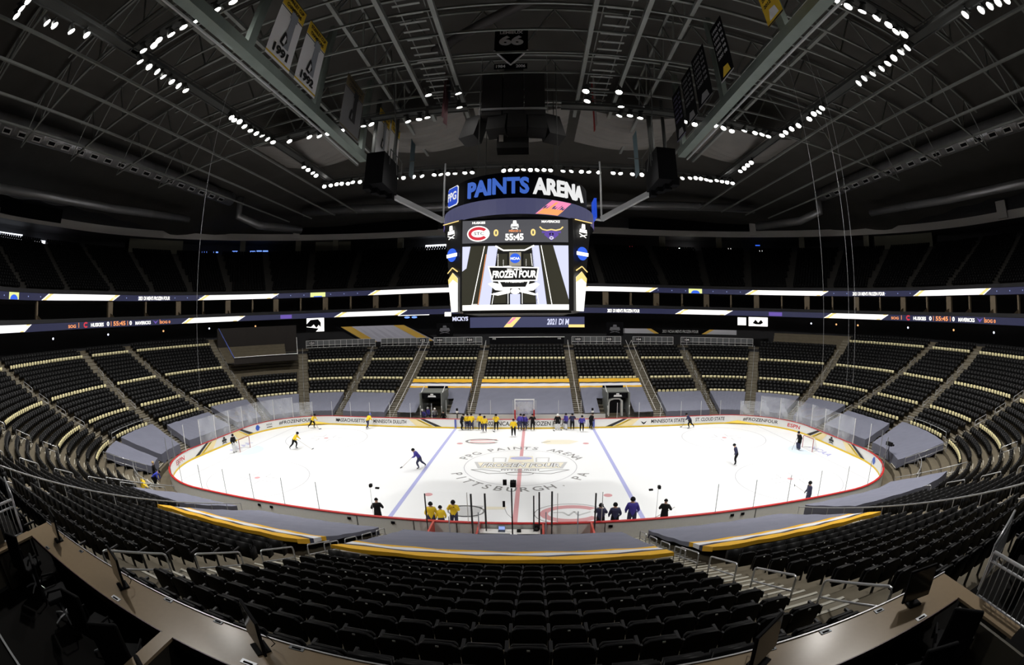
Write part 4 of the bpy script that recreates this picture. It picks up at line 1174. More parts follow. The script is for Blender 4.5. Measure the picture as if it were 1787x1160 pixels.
def screen(name, label, x0, x1, z0, z1, y, m, rz=0):
    t = thing(name, label, 'screen', ((x0 + x1) / 2, y, z0), rz); w = abs(x1 - x0)
    b = MB(); b.box((0, .06, (z1 - z0) / 2), (w + .12, .1, z1 - z0 + .12)); b.build('housing', BLK, t)
    b = MB(); b.box((0, 0, (z1 - z0) / 2), (w, .01, z1 - z0)); b.build('display', m, t); return t
t = screen('hanging_screen', 'bright screen showing dark shapes left of the wall graphic', -37.6, -34.4, 11.0, 13.3, 33.5, E_W, math.radians(18))
m = MB(); fn = plane_fn((0, -.02, 0), (1, 0, 0), (0, 0, 1)); put_poly(m, [(-1.6, 1.3), (-.9, 2.0), (.5, 2.1), (1.0, 1.5), (1.0, .7), (.6, 1.1), (.2, .6), (-.3, 1.2), (-.8, .8), (-1.6, .9)], fn); put_poly(m, [(-1.6, 0), (.1, 0), (.6, .5), (-1.6, .8)], fn); m.build('picture_shapes', BLK, t)
screen('hanging_screen', 'small bright screen beside the larger one on the far right', 35.3, 36.8, 11.7, 13.0, 33.6, E_W, math.radians(-25))
t = screen('hanging_screen', 'large bright screen with a dark crowd picture on the far right', 36.9, 40.3, 11.6, 13.1, 32.2, E_W, math.radians(-28))
m = MB(); fn = plane_fn((0, -.02, 0), (1, 0, 0), (0, 0, 1)); put_poly(m, [(-1.0, .5), (-.5, 1.1), (0, .6), (.5, 1.1), (.9, .6), (.4, .3), (-.4, .3)], fn); m.build('picture_shapes', BLK, t)
screen('hanging_screen', 'small white screen just left of the scoreboard underside', -13.5, -12.4, 12.9, 13.6, 36.8, E_W)
t = thing('lit_sign', 'small lit white sign with bold letters beside the club strip', 'sign', (-10.9, 36.9, 12.0))
m = MB(); put_text(m, 'MICKYS', plane_fn((0, 0, 0), (1, 0, 0), (0, 0, 1)), 0, .1, .7, 2.6, bold=.04); m.build('lettering', E_LILAC, t)
for x, s in ((-20.2, 'first'), (-18.9, 'second')):
    m = MB(); m.sphere((0, 0, 0), .5, 10, 0, (1, .4, .35)); o = m.build('ceiling_lamp', E_BGLOW); o.location = (x, 37.5, 12.9); tag(o, 'oval blue ceiling lamp over the far club, %s of the pair' % s, 'lamp', 'oval blue club lamps')
mb = MB(); mb.box((-19, 37.3, 13.25), (5.5, .1, .1)); tag(mb.build('strip_light', E_W), 'thin white strip light above the oval blue lamps', 'lamp')
for x, s in ((-13.5, 'left'), (14.3, 'right')):
    t = thing('banner_board', 'square black event banner on the club wall, %s of the centre' % s, 'banner', (x, 36.8, 9.6))
    b = MB(); b.box((0, 0, 1.1), (2.8, .05, 2.2)); b.build('board', BLK, t)
    b = MB(); fn = plane_fn((0, -.04, .3), (1, 0, 0), (0, 0, 1)); put_poly(b, [(-.9, .6), (.9, .6), (.75, 1.1), (-.75, 1.1)], fn); put_poly(b, [(-.35, 1.15), (.35, 1.15), (.25, 1.5), (-.25, 1.5)], fn); put_line(b, [(-.8, .2), (.7, .5)], .08, fn); put_line(b, [(.8, .2), (-.7, .5)], .08, fn); b.build('event_emblem', mat('emblem_dim', (.16, .16, .18), .6), t)
# warm concourse lights and dark open box in the far left corner
for k, (x, y) in enumerate(((-55, 3), (-54.5, 14), (-51, 22), (-46, 29), (47, 28), (52, 21), (55, 12), (56, 3), (56.5, -5), (40, 33), (-56, -8), (50, 24.5))):
    X, Y_, nx, ny = ring(27.5, qof(x, y)); mb = MB(); mb.sphere((0, 0, 0), .16, 8); o = mb.build('concourse_lamp', em('warm_lamp', (1, .5, .2), 1.0) if k % 2 else E_GLOW); o.location = (X, Y_, 12.4); tag(o, 'small round concourse ceiling lamp, %s along below the lower ribbon' % od(k + 1), 'lamp', 'round lamps of the lower concourse')
t = thing('loge_box', 'dark open loge box with pale edges cut into the far left corner seats', 'loge')
qs = qpts(-(21.95 + 59), -(21.95 + 32), 17, 1.5)
mb = MB(); mb.strip([P3(13.2, q, 7.0) for q in qs], [P3(13.2, q, 7.9) for q in qs]); mb.strip([P3(13.2, q, 7.0) for q in qs], [P3(22, q, 7.0) for q in qs]); mb.strip([P3(22, q, 7.0) for q in qs], [P3(22, q, 12.2) for q in qs])
mb.build('enclosure', mat('loge_brown', (.014, .010, .008), .8), t)
mb = MB(); mb.tube([P3(13.1, q, 7.95) for q in qs], .06, 5); mb.bar(P3(13.1, qs[-1], 7.9), P3(20, qs[-1], 10.2), .1); mb.build('edge_rail', WSTEEL, t)
mb = MB(); mb.bar(P3(13.1, qs[0], 7.9), P3(21, qs[0], 12.2), .14); mb.build('blue_edge', BLUEP, t)

# ================================================================== SCOREBOARD over centre ice
sb = thing('scoreboard', 'large black scoreboard hanging over centre ice with a ring sign and screens', 'scoreboard', (0, 0, 12))
def par(o): o.parent = sb; o.matrix_parent_inverse = Matrix.Translation((0, 0, -12)); return o
Zb, Zm, Zt = 12.3, 16.95, 18.75
mb = MB()
H = [(3.85, -4.55), (5.25, -3.4), (5.25, 3.4), (3.85, 4.55), (-3.85, 4.55), (-5.25, 3.4), (-5.25, -3.4), (-3.85, -4.55)]
G = [(3.85, -4.55), (4.55, -3.6), (4.55, 3.6), (3.85, 4.55), (-3.85, 4.55), (-4.55, 3.6), (-4.55, -3.6), (-3.85, -4.55)]
mb.add([(x, y, Zb) for x, y in G] + [(x, y, Zt) for x, y in H], [tuple(range(8)), tuple(range(8, 16))[::-1]] + [(i, (i + 1) % 8, 8 + (i + 1) % 8, 8 + i)[::-1] for i in range(8)])
mb.box((0, 0, Zb - .07), (7.4, 8.4, .14))
par(mb.build('housing', mat('board_black', (.008, .008, .009), .5)))
ms = MB(); fn0 = plane_fn((-.1, -4.60, Zb + .05), (1, 0, 0), (0, 0, 1)); put_poly(ms, [(-3.62, 0), (3.62, 0), (3.62, 4.45), (-3.62, 4.45)], fn0); mscr = par(ms.build('main_screen', E_DK))
def PX(x, y): return ((x - 627) / 799 * 7.24, (1005 - y) / 467 * 4.45)
SC = [E_DK, E_LILAC, E_W, E_BK, E_BLUE, E_OR, em('led_stone', (.35, .32, .25), .8)]
lay = [0]
def L(name, polys, lines=(), parent=None):
    lay[0] += 1
    f = plane_fn((-.1, -4.60 - .012 * lay[0], Zb + .05), (1, 0, 0), (0, 0, 1)); m = MB()
    for mi, pts in polys: put_poly(m, [PX(*p) for p in pts], f, mi)
    for mi, w, pts in lines: put_line(m, [PX(*p) for p in pts], w, f, mi)
    o = m.build(name, SC, mscr); o.matrix_parent_inverse = Matrix.Identity(4); return o
L('rink_picture', [(1, [(230, 541), (292, 541), (262, 700), (230, 722)]), (1, [(425, 541), (500, 541), (440, 965), (355, 965)]), (1, [(752, 541), (805, 541), (862, 965), (785, 965)]), (1, [(912, 541), (1026, 541), (1026, 930), (975, 760)]),
  (2, [(232, 965), (1026, 965), (1026, 1003), (232, 1003)]), (1, [(590, 880), (665, 880), (665, 965), (590, 965)]), (3, [(490, 575), (760, 575), (800, 965), (450, 965)])],
  [(2, .05, [(398, 541), (305, 965)]), (2, .05, [(822, 541), (900, 965)]), (2, .10, [(480, 541), (540, 575), (700, 575), (770, 541)]), (5, .04, [(410, 600), (350, 965)]), (2, .03, [(345, 960), (300, 960)])])
L('rink_picture', [(1, [(590, 880), (665, 880), (665, 965), (590, 965)]), (0, [(500, 600), (570, 600), (570, 690), (490, 690)]), (0, [(690, 600), (745, 600), (755, 690), (690, 690)]), (0, [(480, 880), (560, 880), (560, 955), (465, 955)]), (0, [(690, 880), (770, 880), (785, 955), (690, 955)])],
  [(2, .04, [(500, 600), (500, 690)]), (2, .04, [(745, 600), (755, 690)]), (2, .04, [(540, 640), (540, 690), (600, 690)]), (2, .04, [(710, 640), (710, 690)]), (2, .04, [(575, 880), (575, 960)]), (2, .04, [(680, 880), (680, 960)]), (2, .04, [(470, 880), (455, 960)]), (2, .04, [(790, 880), (800, 960)])])
L('event_emblem', [(6, [(585, 590), (672, 590), (672, 690), (585, 690)]), (2, [(425, 688), (805, 700), (790, 798), (455, 798)]), (2, [(500, 800), (735, 800), (715, 850), (525, 850)]), (2, [(425, 815), (455, 805), (640, 845), (800, 895), (770, 900), (620, 868), (520, 865), (480, 860)]), (2, [(810, 822), (785, 808), (610, 850), (440, 890), (500, 900), (640, 872), (730, 868), (765, 865)])])
L('event_emblem', [(3, [(435, 697), (795, 708), (780, 790), (463, 790)]), (3, [(515, 803), (722, 803), (705, 840), (535, 840)]), (3, [(590, 850), (665, 850), (665, 890), (590, 890)])])
lay[0] += 1; f = plane_fn((-.1, -4.60 - .012 * lay[0], Zb + .05), (1, 0, 0), (0, 0, 1)); m = MB()
put_ell(m, *PX(628, 634), .36, .34, f, 4); put_ell(m, *PX(628, 870), .32, .2, f, 2)
u, v = PX(620, 775); put_text(m, 'FROZEN FOUR', f, u, v, .50, 2.95, 2, .04, .15)
u, v = PX(622, 722); put_text(m, "2021 MEN'S", f, u, v, .14, 1.0, 2, .02)
u, v = PX(622, 812); put_text(m, 'PITTSBURGH', f, u, v + .02, .14, 1.2, 2, .02)
m.build('screen_lettering', SC, mscr)
lay[0] += 1; f = plane_fn((-.1, -4.60 - .012 * lay[0], Zb + .05), (1, 0, 0), (0, 0, 1)); m = MB(); u, v = PX(628, 645); put_text(m, 'NCAA', f, u, v, .18, .62, 2, .03); m.build('screen_lettering', SC, mscr)
m = MB(); fs = lambda k=0: plane_fn((-.1, -4.60 - .012 * k, 17.0), (1, 0, 0), (0, 0, 1)); put_poly(m, [(-3.62, 0), (3.62, 0), (3.62, 1.62), (-3.62, 1.62)], fs()); sp = par(m.build('score_panel', E_GREY))
SP = [E_W, E_RED, E_OR, E_PUR, E_G, E_BK]
def PS(x, y): return ((x - 627) / 799 * 7.24, (515 - y) / 170 * 1.62)
m = MB()
u, v = PS(352, 372); put_text(m, 'HUSKIES', fs(1), u, v, .17, .9, 0, .03); u, v = PS(896, 370); put_text(m, 'MAVERICKS', fs(1), u, v, .17, 1.25, 0, .03)
u, v = PS(484, 468); put_text(m, '0', fs(1), u, v, .5, .34, 4, .04); u, v = PS(763, 468); put_text(m, '0', fs(1), u, v, .5, .34, 4, .04)
u, v = PS(622, 500); put_text(m, '55:45', fs(1), u, v, .48, 1.25, 0, .04); u, v = PS(626, 438); put_text(m, 'PERIOD 2', fs(1), u, v, .15, .8, 2, .03)
m.build('score_lettering', SP, sp)
m = MB(); u, v = PS(350, 445); put_ell(m, u, v, .78, .56, fs(1), 0, 24); m.build('team_emblem', SP, sp)
m = MB(); put_arc(m, u, v, .70, .48, 38, 322, .22, fs(2), 1, 22); put_text(m, 'STC', fs(3), u + .05, v - .1, .22, .7, 5, .02); m.build('team_emblem', SP, sp)
m = MB(); u, v = PS(900, 440)
put_poly(m, [(u - .35, v + .1), (u + .35, v + .1), (u + .5, v - .2), (u + .2, v - .45), (u, v - .6), (u - .2, v - .45), (u - .5, v - .2)], fs(1), 3)
put_line(m, [(u - .8, v + .38), (u - .62, v + .2), (u - .3, v + .12), (u, v + .18), (u + .3, v + .12), (u + .62, v + .2), (u + .8, v + .38)], .09, fs(2), 4)
put_line(m, [(u - .65, v), (u - .2, v - .02)], .14, fs(2), 3); put_line(m, [(u + .65, v), (u + .2, v - .02)], .14, fs(2), 3); put_poly(m, [(u - .16, v - .1), (u - .02, v - .05), (u - .1, v - .3)], fs(3), 5); put_poly(m, [(u + .16, v - .1), (u + .02, v - .05), (u + .1, v - .3)], fs(3), 5); put_arc(m, u, v - .42, .14, .1, 0, 360, .04, fs(3), 0, 10); m.build('bull_emblem', SP, sp)
def crest(m, fn, u, v, s, mi=0, mb_=1):
    put_poly(m, [(u - .5 * s, v), (u + .5 * s, v), (u + .42 * s, v + .3 * s), (u - .42 * s, v + .3 * s)], fn, mi)
    put_poly(m, [(u - .25 * s, v + .34 * s), (u + .25 * s, v + .34 * s), (u + .18 * s, v + .75 * s), (u - .18 * s, v + .75 * s)], fn, mi)
    put_line(m, [(u - .5 * s, v - .1 * s), (u + .4 * s, v - .38 * s)], .08 * s, fn, mi); put_line(m, [(u + .5 * s, v - .1 * s), (u - .4 * s, v - .38 * s)], .08 * s, fn, mi)
m = MB(); u, v = PS(625, 395); crest(m, fs(1), u, v, .55); m.build('event_emblem', SP, sp)
# slanted corner panels
for s in (-1, 1):
    m = MB()
    a, b = Vector((s * 3.85, -4.55, Zb)), Vector((s * 4.55, -3.6, Zb)); c, d = Vector((s * 5.25, -3.4, Zt)), Vector((s * 3.85, -4.55, Zt))
    nrm = (b - a).cross(d - a).normalized(); nrm = nrm if nrm.y < 0 else -nrm
    def fc(k):
        def f_(u, v):
            t_ = v / (Zt - Zb); p0 = a.lerp(d, t_); p1 = b.lerp(c, t_); return p0.lerp(p1, u) + nrm * (.13 + .012 * k)
        return f_
    def fw(k, s=s):  # (metres along, height) anchored to the inner edge
        return lambda u, v: fc(k)(u, v) if s > 0 else fc(k)(1 - u, v) if False else fc(k)(u, v)
    put_poly(m, [(.1, 0), (.95, 0), (.95, 2.3), (.5, 2.75), (.06, 2.3)], fc(0), 0)
    put_poly(m, [(.06, 2.3), (.5, 2.75), (.95, 2.3), (.95, 1.95), (.5, 2.25), (.06, 1.95)], fc(1), 1)
    put_line(m, [(.06, 2.75), (.5, 3.1), (.95, 2.75)], .08, fc(1), 1)
    put_ell(m, .5, 4.0, .36, .48, fc(1), 2, 18)
    put_poly(m, [(.1, 3.85), (.9, 3.85), (.9, 4.1), (.1, 4.1)], fc(2), 0)
    put_line(m, [(.02, 6.35), (.98, 6.35)], .07, fc(1), 1)
    crest(m, lambda u, v: fc(1)(.5 + u * .55, v), 0, 5.5, .85)
    par(m.build('corner_panel', [E_W, E_G, E_BLUE, E_BK]))
# round LED ring and the standing letters
def cyl(d, z): return lambda a, v: (d * math.sin(a), -d * math.cos(a), z + v)
m = MB(); N = 56
A = [cyl(5.85, 18.72)(2 * PI * k / N, 0) for k in range(N + 1)]; B = [cyl(5.85, 19.85)(2 * PI * k / N, 0) for k in range(N + 1)]; A2 = [cyl(4.9, 18.72)(2 * PI * k / N, 0) for k in range(N + 1)]; B2 = [cyl(5.2, 19.85)(2 * PI * k / N, 0) for k in range(N + 1)]
m.strip(A, B, 0); m.strip(B, B2, 1); m.strip(A2, A, 1); par(m.build('ring_display', [em('led_slate', (.06, .062, .13), .8), BLK]))
m = MB(); f = lambda u, v: cyl(5.88, 18.75)(u / 5.88, v)
def slant(u0, u1, sh, v0, v1, f, mi):
    for k in range(8):
        a, b = u0 + (u1 - u0) * k / 8, u0 + (u1 - u0) * (k + 1) / 8
        put_poly(m, [(a, v0), (b, v0), (b + sh, v1), (a + sh, v1)], f, mi)
slant(1.3, 2.9, 1.2, 0, 1.06, f, 1)
f = lambda u, v: cyl(5.90, 18.75)(u / 5.9, v)
slant(1.4, 2.9, .5, .0, .42, f, 0); slant(1.9, 2.1, .9, .2, .95, f, 0)
f = lambda u, v: cyl(5.88, 18.75)(u / 5.88, v)
slant(-8.6, -7.6, 0, 0, .6, f, 2); slant(7.8, 8.8, 0, 0, .6, f, 2); par(m.build('ring_picture', [E_OR, E_PINK, E_PUR]))
m = MB(); A = [cyl(5.35, 19.9)(2 * PI * k / N, 0) for k in range(N + 1)]; B = [cyl(5.35, 21.9)(2 * PI * k / N, 0) for k in range(N + 1)]
m.strip(A, B); m.strip(B, [(0, 0, 21.9)] * (N + 1)); par(m.build('drum', BLK))
def ringword(s, u0, w, h, mt, z=20.1):
    V, F = text2d(s, .035); sx = w / V[:, 0].max(); m = MB()
    for e in (0, .12): m.add([cyl(5.95 - e, z)((u0 + p[0] * sx) / 5.95, p[1] * h) for p in V], F)
    return par(m.build('sign_letters', mt))
ringword('PAINTS', -3.6, 4.5, 1.2, E_LETB, 20.15); ringword('ARENA', 1.15, 4.35, 1.2, E_LET, 20.15)
m = MB(); f = lambda u, v: cyl(5.97, 19.95)((u - 5.1) / 5.97 - .02, v)
f = lambda u, v: cyl(6.02, 19.95)((u - 5.1) / 5.97 - .02, v)
rr = [(-.75, .15), (-.6, 0), (.6, 0), (.75, .15), (.75, 1.35), (.6, 1.5), (-.6, 1.5), (-.75, 1.35)]
put_poly(m, rr, f, 0); f = lambda u, v: cyl(6.05, 19.95)((u - 5.1) / 5.97 - .02, v); put_poly(m, [(x * .9, .07 + y * .905) for x, y in rr], f, 1)
f = lambda u, v: cyl(6.10, 19.95)((u - 5.1) / 5.97 - .02, v); put_text(m, 'PPG', f, 0, .42, .65, 1.2, 0, .03); lg = par(m.build('logo_plate', [E_LET, em('logo_blue', (.01, .05, .42), 1)]))
m = MB(); m.box((6.0, 0, 20.6), (.2, 1.6, 1.6), 0); par(m.build('side_logo_plate', [em('logo_blue', (.01, .05, .42), 1)]))
for x, y in ((-3, -2.5), (3, -2.5), (-3, 2.5), (3, 2.5)):
    m = MB(); m.tube([(x, y, 21.8), (x, y, 33.5)], .04, 6); par(m.build('hoist_cable', DSTEEL))

# ================================================================== CENTRAL SPEAKERS, BANNERS, FLAGS
t = thing('speaker_array', 'dark cluster of hanging speaker cabinets above the scoreboard', 'speaker array', (-.5, 0, 27))
SPK = mat('speaker_black', (.022, .021, .022), .7)
for x in (-1.8, 0, 1.8):
    m = MB(); m.box((x, 0, 4.2 + (.4 if x == 0 else 0)), (1.7, 1.6, 4.4 + (.5 if x == 0 else 0))); m.build('subwoofer_cabinet', SPK, t)
for x, y, a, z in ((-3.4, .6, -28, 1.2), (-1.25, -.2, -8, 1.4), (.35, -.4, 0, 1.4), (1.9, -.2, 8, 1.4), (3.2, .6, 28, 1.2)):
    R = Matrix.Rotation(math.radians(a), 3, 'Z') @ Matrix.Rotation(math.radians(-22), 3, 'X')
    m = MB(); m.box((x, y, z), (1.55, 1.3, 2.6), 0, R); m.build('speaker_cabinet', SPK, t)
m = MB(); m.box((0, 0, -.7), (2.6, 1.0, 1.2), 0, Matrix.Rotation(math.radians(-15), 3, 'X')); m.build('lower_cabinet', SPK, t)
m = MB(); m.box((0, -1, 2.5), (5.6, .15, .15)); m.box((0, 1, 2.5), (5.6, .15, .15)); m.build('support_frame', STEEL, t)
for x in (-2.9, 2.9):
    m = MB(); m.tube([(x, 0, 2.5), (x, 0, 9.5)], .03, 5); m.build('cable', STEEL, t)
m = MB(); m.box((-.95, -.5, .3), (.35, .1, 1.6)); m.build('bracket', FASCIA, t)
t = thing('jersey_banner', 'black pennant shaped banner with large number above the speakers', 'banner', (-.5, -5.3, 35.15))
m = MB(); m.poly([(-1.3, 0, 0), (-1.3, 0, -2.3), (0, 0, -3.85), (1.3, 0, -2.3), (1.3, 0, 0)]); m.build('cloth', BLK, t)
BT = mat('banner_text', (.75, .75, .8), .7)
m = MB(); fn = plane_fn((0, -.03, 0), (1, 0, 0), (0, 0, 1)); put_text(m, '66', fn, 0, -1.75, 1.1, 1.9, bold=.05); put_text(m, 'LEMIEUX', fn, 0, -.45, .33, 1.8, bold=.03); m.build('lettering', BT, t)
m = MB(); m.bar((-1.3, -.02, -2.3), (0, -.02, -3.85), .1); m.bar((1.3, -.02, -2.3), (0, -.02, -3.85), .1); m.build('edge_band', BT, t)
t = thing('year_banner', 'small black banner strip with two years below the pennant', 'banner', (-.5, -5.3, 31.45))
m = MB(); m.poly([(-1.25, 0, 0), (-1.25, 0, -.55), (1.25, 0, -.55), (1.25, 0, 0)]); m.build('cloth', BLK, t)
m = MB(); put_text(m, '1984', fn, -.75, -.42, .3, .7, bold=.03); put_text(m, '2006', fn, .75, -.42, .3, .7, bold=.03); m.build('lettering', BT, t)
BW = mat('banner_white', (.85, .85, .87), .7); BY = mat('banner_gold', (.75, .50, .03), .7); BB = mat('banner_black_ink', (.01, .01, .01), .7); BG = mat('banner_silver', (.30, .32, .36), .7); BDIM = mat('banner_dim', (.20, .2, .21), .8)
def banner(x, y0, y1, z0, z1, label, year, face=1, mats=None):
    # face +1: seen from +x side; text runs towards +y when seen from +x
    t = thing('championship_banner', label, 'banner', (x, (y0 + y1) / 2, z0)); w, h = y1 - y0, z1 - z0
    mats = mats or [BW, BY, BB, BG]
    m = MB(); fn = lambda k: (lambda u, v: (face * .015 * k, face * u, v))
    put_poly(m, [(-w / 2, 0), (w / 2, 0), (w / 2, h), (-w / 2, h)], fn(0), 0); m.build('cloth', mats, t)
    m = MB(); f = fn(1)
    put_poly(m, [(-w / 2, h * .78), (w / 2, h * .78), (w / 2, h), (-w / 2, h)], f, 1); put_poly(m, [(-w / 2, h * .755), (w / 2, h * .755), (w / 2, h * .77), (-w / 2, h * .77)], f, 2)
    put_poly(m, [(-w / 2, h * .03), (w / 2, h * .03), (w / 2, h * .055), (-w / 2, h * .055)], f, 1); m.build('gold_band', mats, t)
    m = MB(); cx = w * .1
    put_poly(m, [(cx - .5, h * .70), (cx + .5, h * .70), (cx + .42, h * .83), (cx - .42, h * .83)], fn(2), 3); put_poly(m, [(cx - .32, h * .25), (cx + .42, h * .25), (cx + .36, h * .7), (cx - .3, h * .7)], fn(2), 3); m.build('trophy_picture', mats, t)
    m = MB(); put_poly(m, [(-.45, h * .27), (.0, h * .24), (.35, h * .34), (.1, h * .44), (-.15, h * .47), (-.3, h * .38)], fn(3), 2); put_poly(m, [(-.2, h * .29), (.08, h * .28), (.14, h * .38), (-.05, h * .41)], fn(4), 0); m.build('team_emblem', mats, t)
    m = MB(); put_text(m, 'STANLEY CUP', fn(3), 0, h * .90, h * .06, w * .8, 2, .03); put_text(m, 'CHAMPIONS', fn(3), 0, h * .81, h * .06, w * .7, 2, .03)
    if year: put_text(m, year, fn(3), 0, h * .09, h * .13, w * .62, 2, .05)
    m.build('lettering', mats, t)
    m = MB(); m.box((0, 0, h), (.06, w, .06)); m.build('hanging_bar', DSTEEL, t)
banner(-13, -18.0, -15.0, 26.6, 31.7, 'white and gold trophy banner with the earlier year 1991, outermost of the row', '1991', 1)
banner(-13, -14.3, -11.25, 26.6, 31.7, 'white and gold trophy banner reading 1992, between its twin and the dim one', '1992', 1)
banner(-13, -6.9, -3.0, 26.5, 31.4, 'dim grey backlit trophy banner right of the 1992 one', '', 1, [BDIM, mat('banner_dim_gold', (.13, .1, .05), .8), BB, WALL])  # backlit look put into the colours: white and gold cloth darkened
banner(-13, 1.2, 4.4, 27.0, 32.2, 'small white and gold trophy banner by the hanging platform, first of a pair', '', 1)
banner(-13, 4.9, 7.9, 27.4, 32.6, 'small white and gold trophy banner by the hanging platform, second of a pair', '', 1)
t = thing('teal_banner', 'narrow dim teal banner behind the pair of small trophy banners', 'banner', (-12, 10.0, 27.5)); m = MB(); m.poly([(0, -.9, 0), (0, .9, 0), (0, .9, 5), (0, -.9, 5)]); m.build('cloth', mat('teal', (.05, .09, .11), .8), t)
t = thing('teal_banner', 'narrow pale teal banner by the right hanging platform', 'banner', (11.6, 7.5, 26.5)); m = MB(); m.poly([(0, -.9, 0), (0, .9, 0), (0, .9, 5), (0, -.9, 5)]); m.build('cloth', mat('teal2', (.15, .24, .28), .8), t)
def lined(x, y0, y1, z0, z1, label, mats, rows=6, face=-1):
    t = thing('division_banner', label, 'banner', (x, (y0 + y1) / 2, z0), 0, 'division title banners'); w, h = y1 - y0, z1 - z0; fn = lambda k: (lambda u, v: (face * .015 * k, face * u, v))
    m = MB(); put_poly(m, [(-w / 2, 0), (w / 2, 0), (w / 2, h), (-w / 2, h)], fn(0), 0); m.build('cloth', mats, t)
    m = MB()
    for k in range(rows): put_text(m, ('1990 91', '1992 93', '1993 94', '1995 96', '1997 98', '2007 08', '2012 13')[k], fn(1), 0, h * (.86 - .1 * k), h * .055, w * .75, 1, .03)
    put_poly(m, [(-w * .3, .25), (w * .3, .25), (w * .2, h * .18), (-w * .15, h * .2)], fn(1), 2); put_poly(m, [(-w / 2, 0), (w / 2, 0), (w / 2, .1), (-w / 2, .1)], fn(1), 1); m.build('lettering', mats, t)
LM = [BLK, mat('lined_white', (.5, .5, .52), .7), BY]
lined(13, -13.7, -11.6, 26.9, 31.6, 'black banner lined with white rows, right of the scoreboard, brightest of its row', LM)
lined(13, -10.0, -7.2, 27.0, 31.6, 'black banner lined with rows, second in the right hanging row', [BLK, BDIM, BDIM])
lined(13, -6.8, -4.4, 26.8, 31.4, 'black banner lined with rows, third in the right hanging row', [BLK, BDIM, BDIM])
lined(13, -3.9, -1.6, 26.6, 31.2, 'black banner lined with violet rows, fourth in the right hanging row', [BLK, mat('violet_text', (.12, .11, .2), .7), BDIM])
lined(13, -20.4, -18.6, 26.8, 31.5, 'gold banner with dark rows at the upper right edge', [BY, BB, BW], 7)
t = thing('flag', 'dark hanging flag with red stripes above and left of the speakers', 'flag', (-6, -1.8, 28), 0); m = MB(); m.strip([(.1 * math.sin(k * 1.3), -1.2 + .3 * k, 0) for k in range(9)], [(.05 * math.sin(k * 1.3), -1.2 + .3 * k, 4.6) for k in range(9)]); m.build('cloth', mat('flag_dim', (.10, .03, .04), .8), t)
m = MB(); m.strip([(.13 + .05 * math.sin(k), .2 + .3 * k, 2.6) for k in range(4)], [(.1 + .05 * math.sin(k), .2 + .3 * k, 4.6) for k in range(4)]); m.build('canton', mat('flag_navy', (.02, .025, .05), .8), t)
t = thing('flag', 'red and white hanging flag right of the speakers', 'flag', (7, 4.0, 30.2), 0); m = MB()
for k, mi in ((0, 0), (1, 1), (2, 1), (3, 0)): m.poly([(.08 * (k % 2), -1.2 + .6 * k, 0), (.08 * ((k + 1) % 2), -.6 + .6 * k, 0), (.08 * ((k + 1) % 2), -.6 + .6 * k, 6.0), (.08 * (k % 2), -1.2 + .6 * k, 6.0)], mi)
m.build('cloth', [mat('flag_red', (.4, .02, .02), .8), mat('flag_white', (.4, .4, .4), .8)], t)

# ================================================================== ROOF
def zr(x): return 39.5 - .0011 * x * x
mb = MB()
xs = np.linspace(-72, 72, 49); ys = np.linspace(-52, 66, 60)
def zsag(x, y): return zr(x) - .5 * abs(math.sin(y * PI / 8.6)) - max(0, y - 5) * .05
for i in range(len(xs) - 1):
    mb.strip([(xs[i], y, zsag(xs[i], y)) for y in ys], [(xs[i + 1], y, zsag(xs[i + 1], y)) for y in ys])
struct(mb.build('ceiling', ROOF, smooth=True), 'dark arched roof lining sagging between the trusses')
# dark cloth panels slung below the far roof
for x0, x1, y0, y1, z, s in ((-17, -6, 6, 15, 33.5, 'left of the speakers'), (6, 17, 6, 15, 33.5, 'right of the speakers'), (-5, 5, 7, 15, 34.2, 'behind the speakers'), (20, 31, 5, 14, 33, 'behind the far right lamps'), (-31, -20, 5, 14, 33, 'behind the far left lamps')):
    mb = MB(); n = 14
    for k in range(n):
        ya, yb = y0 + (y1 - y0) * k / n, y0 + (y1 - y0) * (k + 1) / n
        f = lambda u, v: z - 1.6 * math.sin(PI * (u - x0) / (x1 - x0)) * (.55 + .45 * math.sin(PI * (v - y0) / (y1 - y0))) + .06 * math.sin(v * 5)
        mb.strip([(u, ya, f(u, ya)) for u in np.linspace(x0, x1, 13)], [(u, yb, f(u, yb)) for u in np.linspace(x0, x1, 13)])
    o = mb.build('sound_baffle', mat('baffle_cloth', (.17, .16, .15), .9, noise=.2, scale=.5, bump=.3), smooth=True); tag(o, 'sagging grey cloth sound baffle under the roof, ' + s, 'baffle', 'cloth baffles')
# trusses across the arena
for k, y in enumerate((-30, -21.5, -13, -4.5, 4)):
    t = thing('roof_truss', 'dark steel roof truss spanning across, %s from the camera' % od(k + 1), 'truss', (0, y, 33), 0, 'roof trusses')
    X = [-48 + 6 * i for i in range(17)]
    zt = lambda x: zsag(x, y) - 33 - .5; zb_ = lambda x: -.0007 * x * x
    mb = MB(); [mb.bar((a, 0, zt(a)), (b, 0, zt(b)), .22) for a, b in zip(X[:-1], X[1:])]; mb.build('top_chord', ROOFSTEEL, t)
    mb = MB(); [mb.bar((a, 0, zb_(a)), (b, 0, zb_(b)), .22) for a, b in zip(X[:-1], X[1:])]; mb.build('bottom_chord', ROOFSTEEL, t)
    for i, a in enumerate(X[:-1]):
        b = X[i + 1]; c = (a + b) / 2
        mb = MB(); mb.bar((a, 0, zb_(a)), (c, 0, zt(c)), .12); mb.build('brace', ROOFSTEEL, t)
        mb = MB(); mb.bar((c, 0, zt(c)), (b, 0, zb_(b)), .12); mb.build('brace', ROOFSTEEL, t)
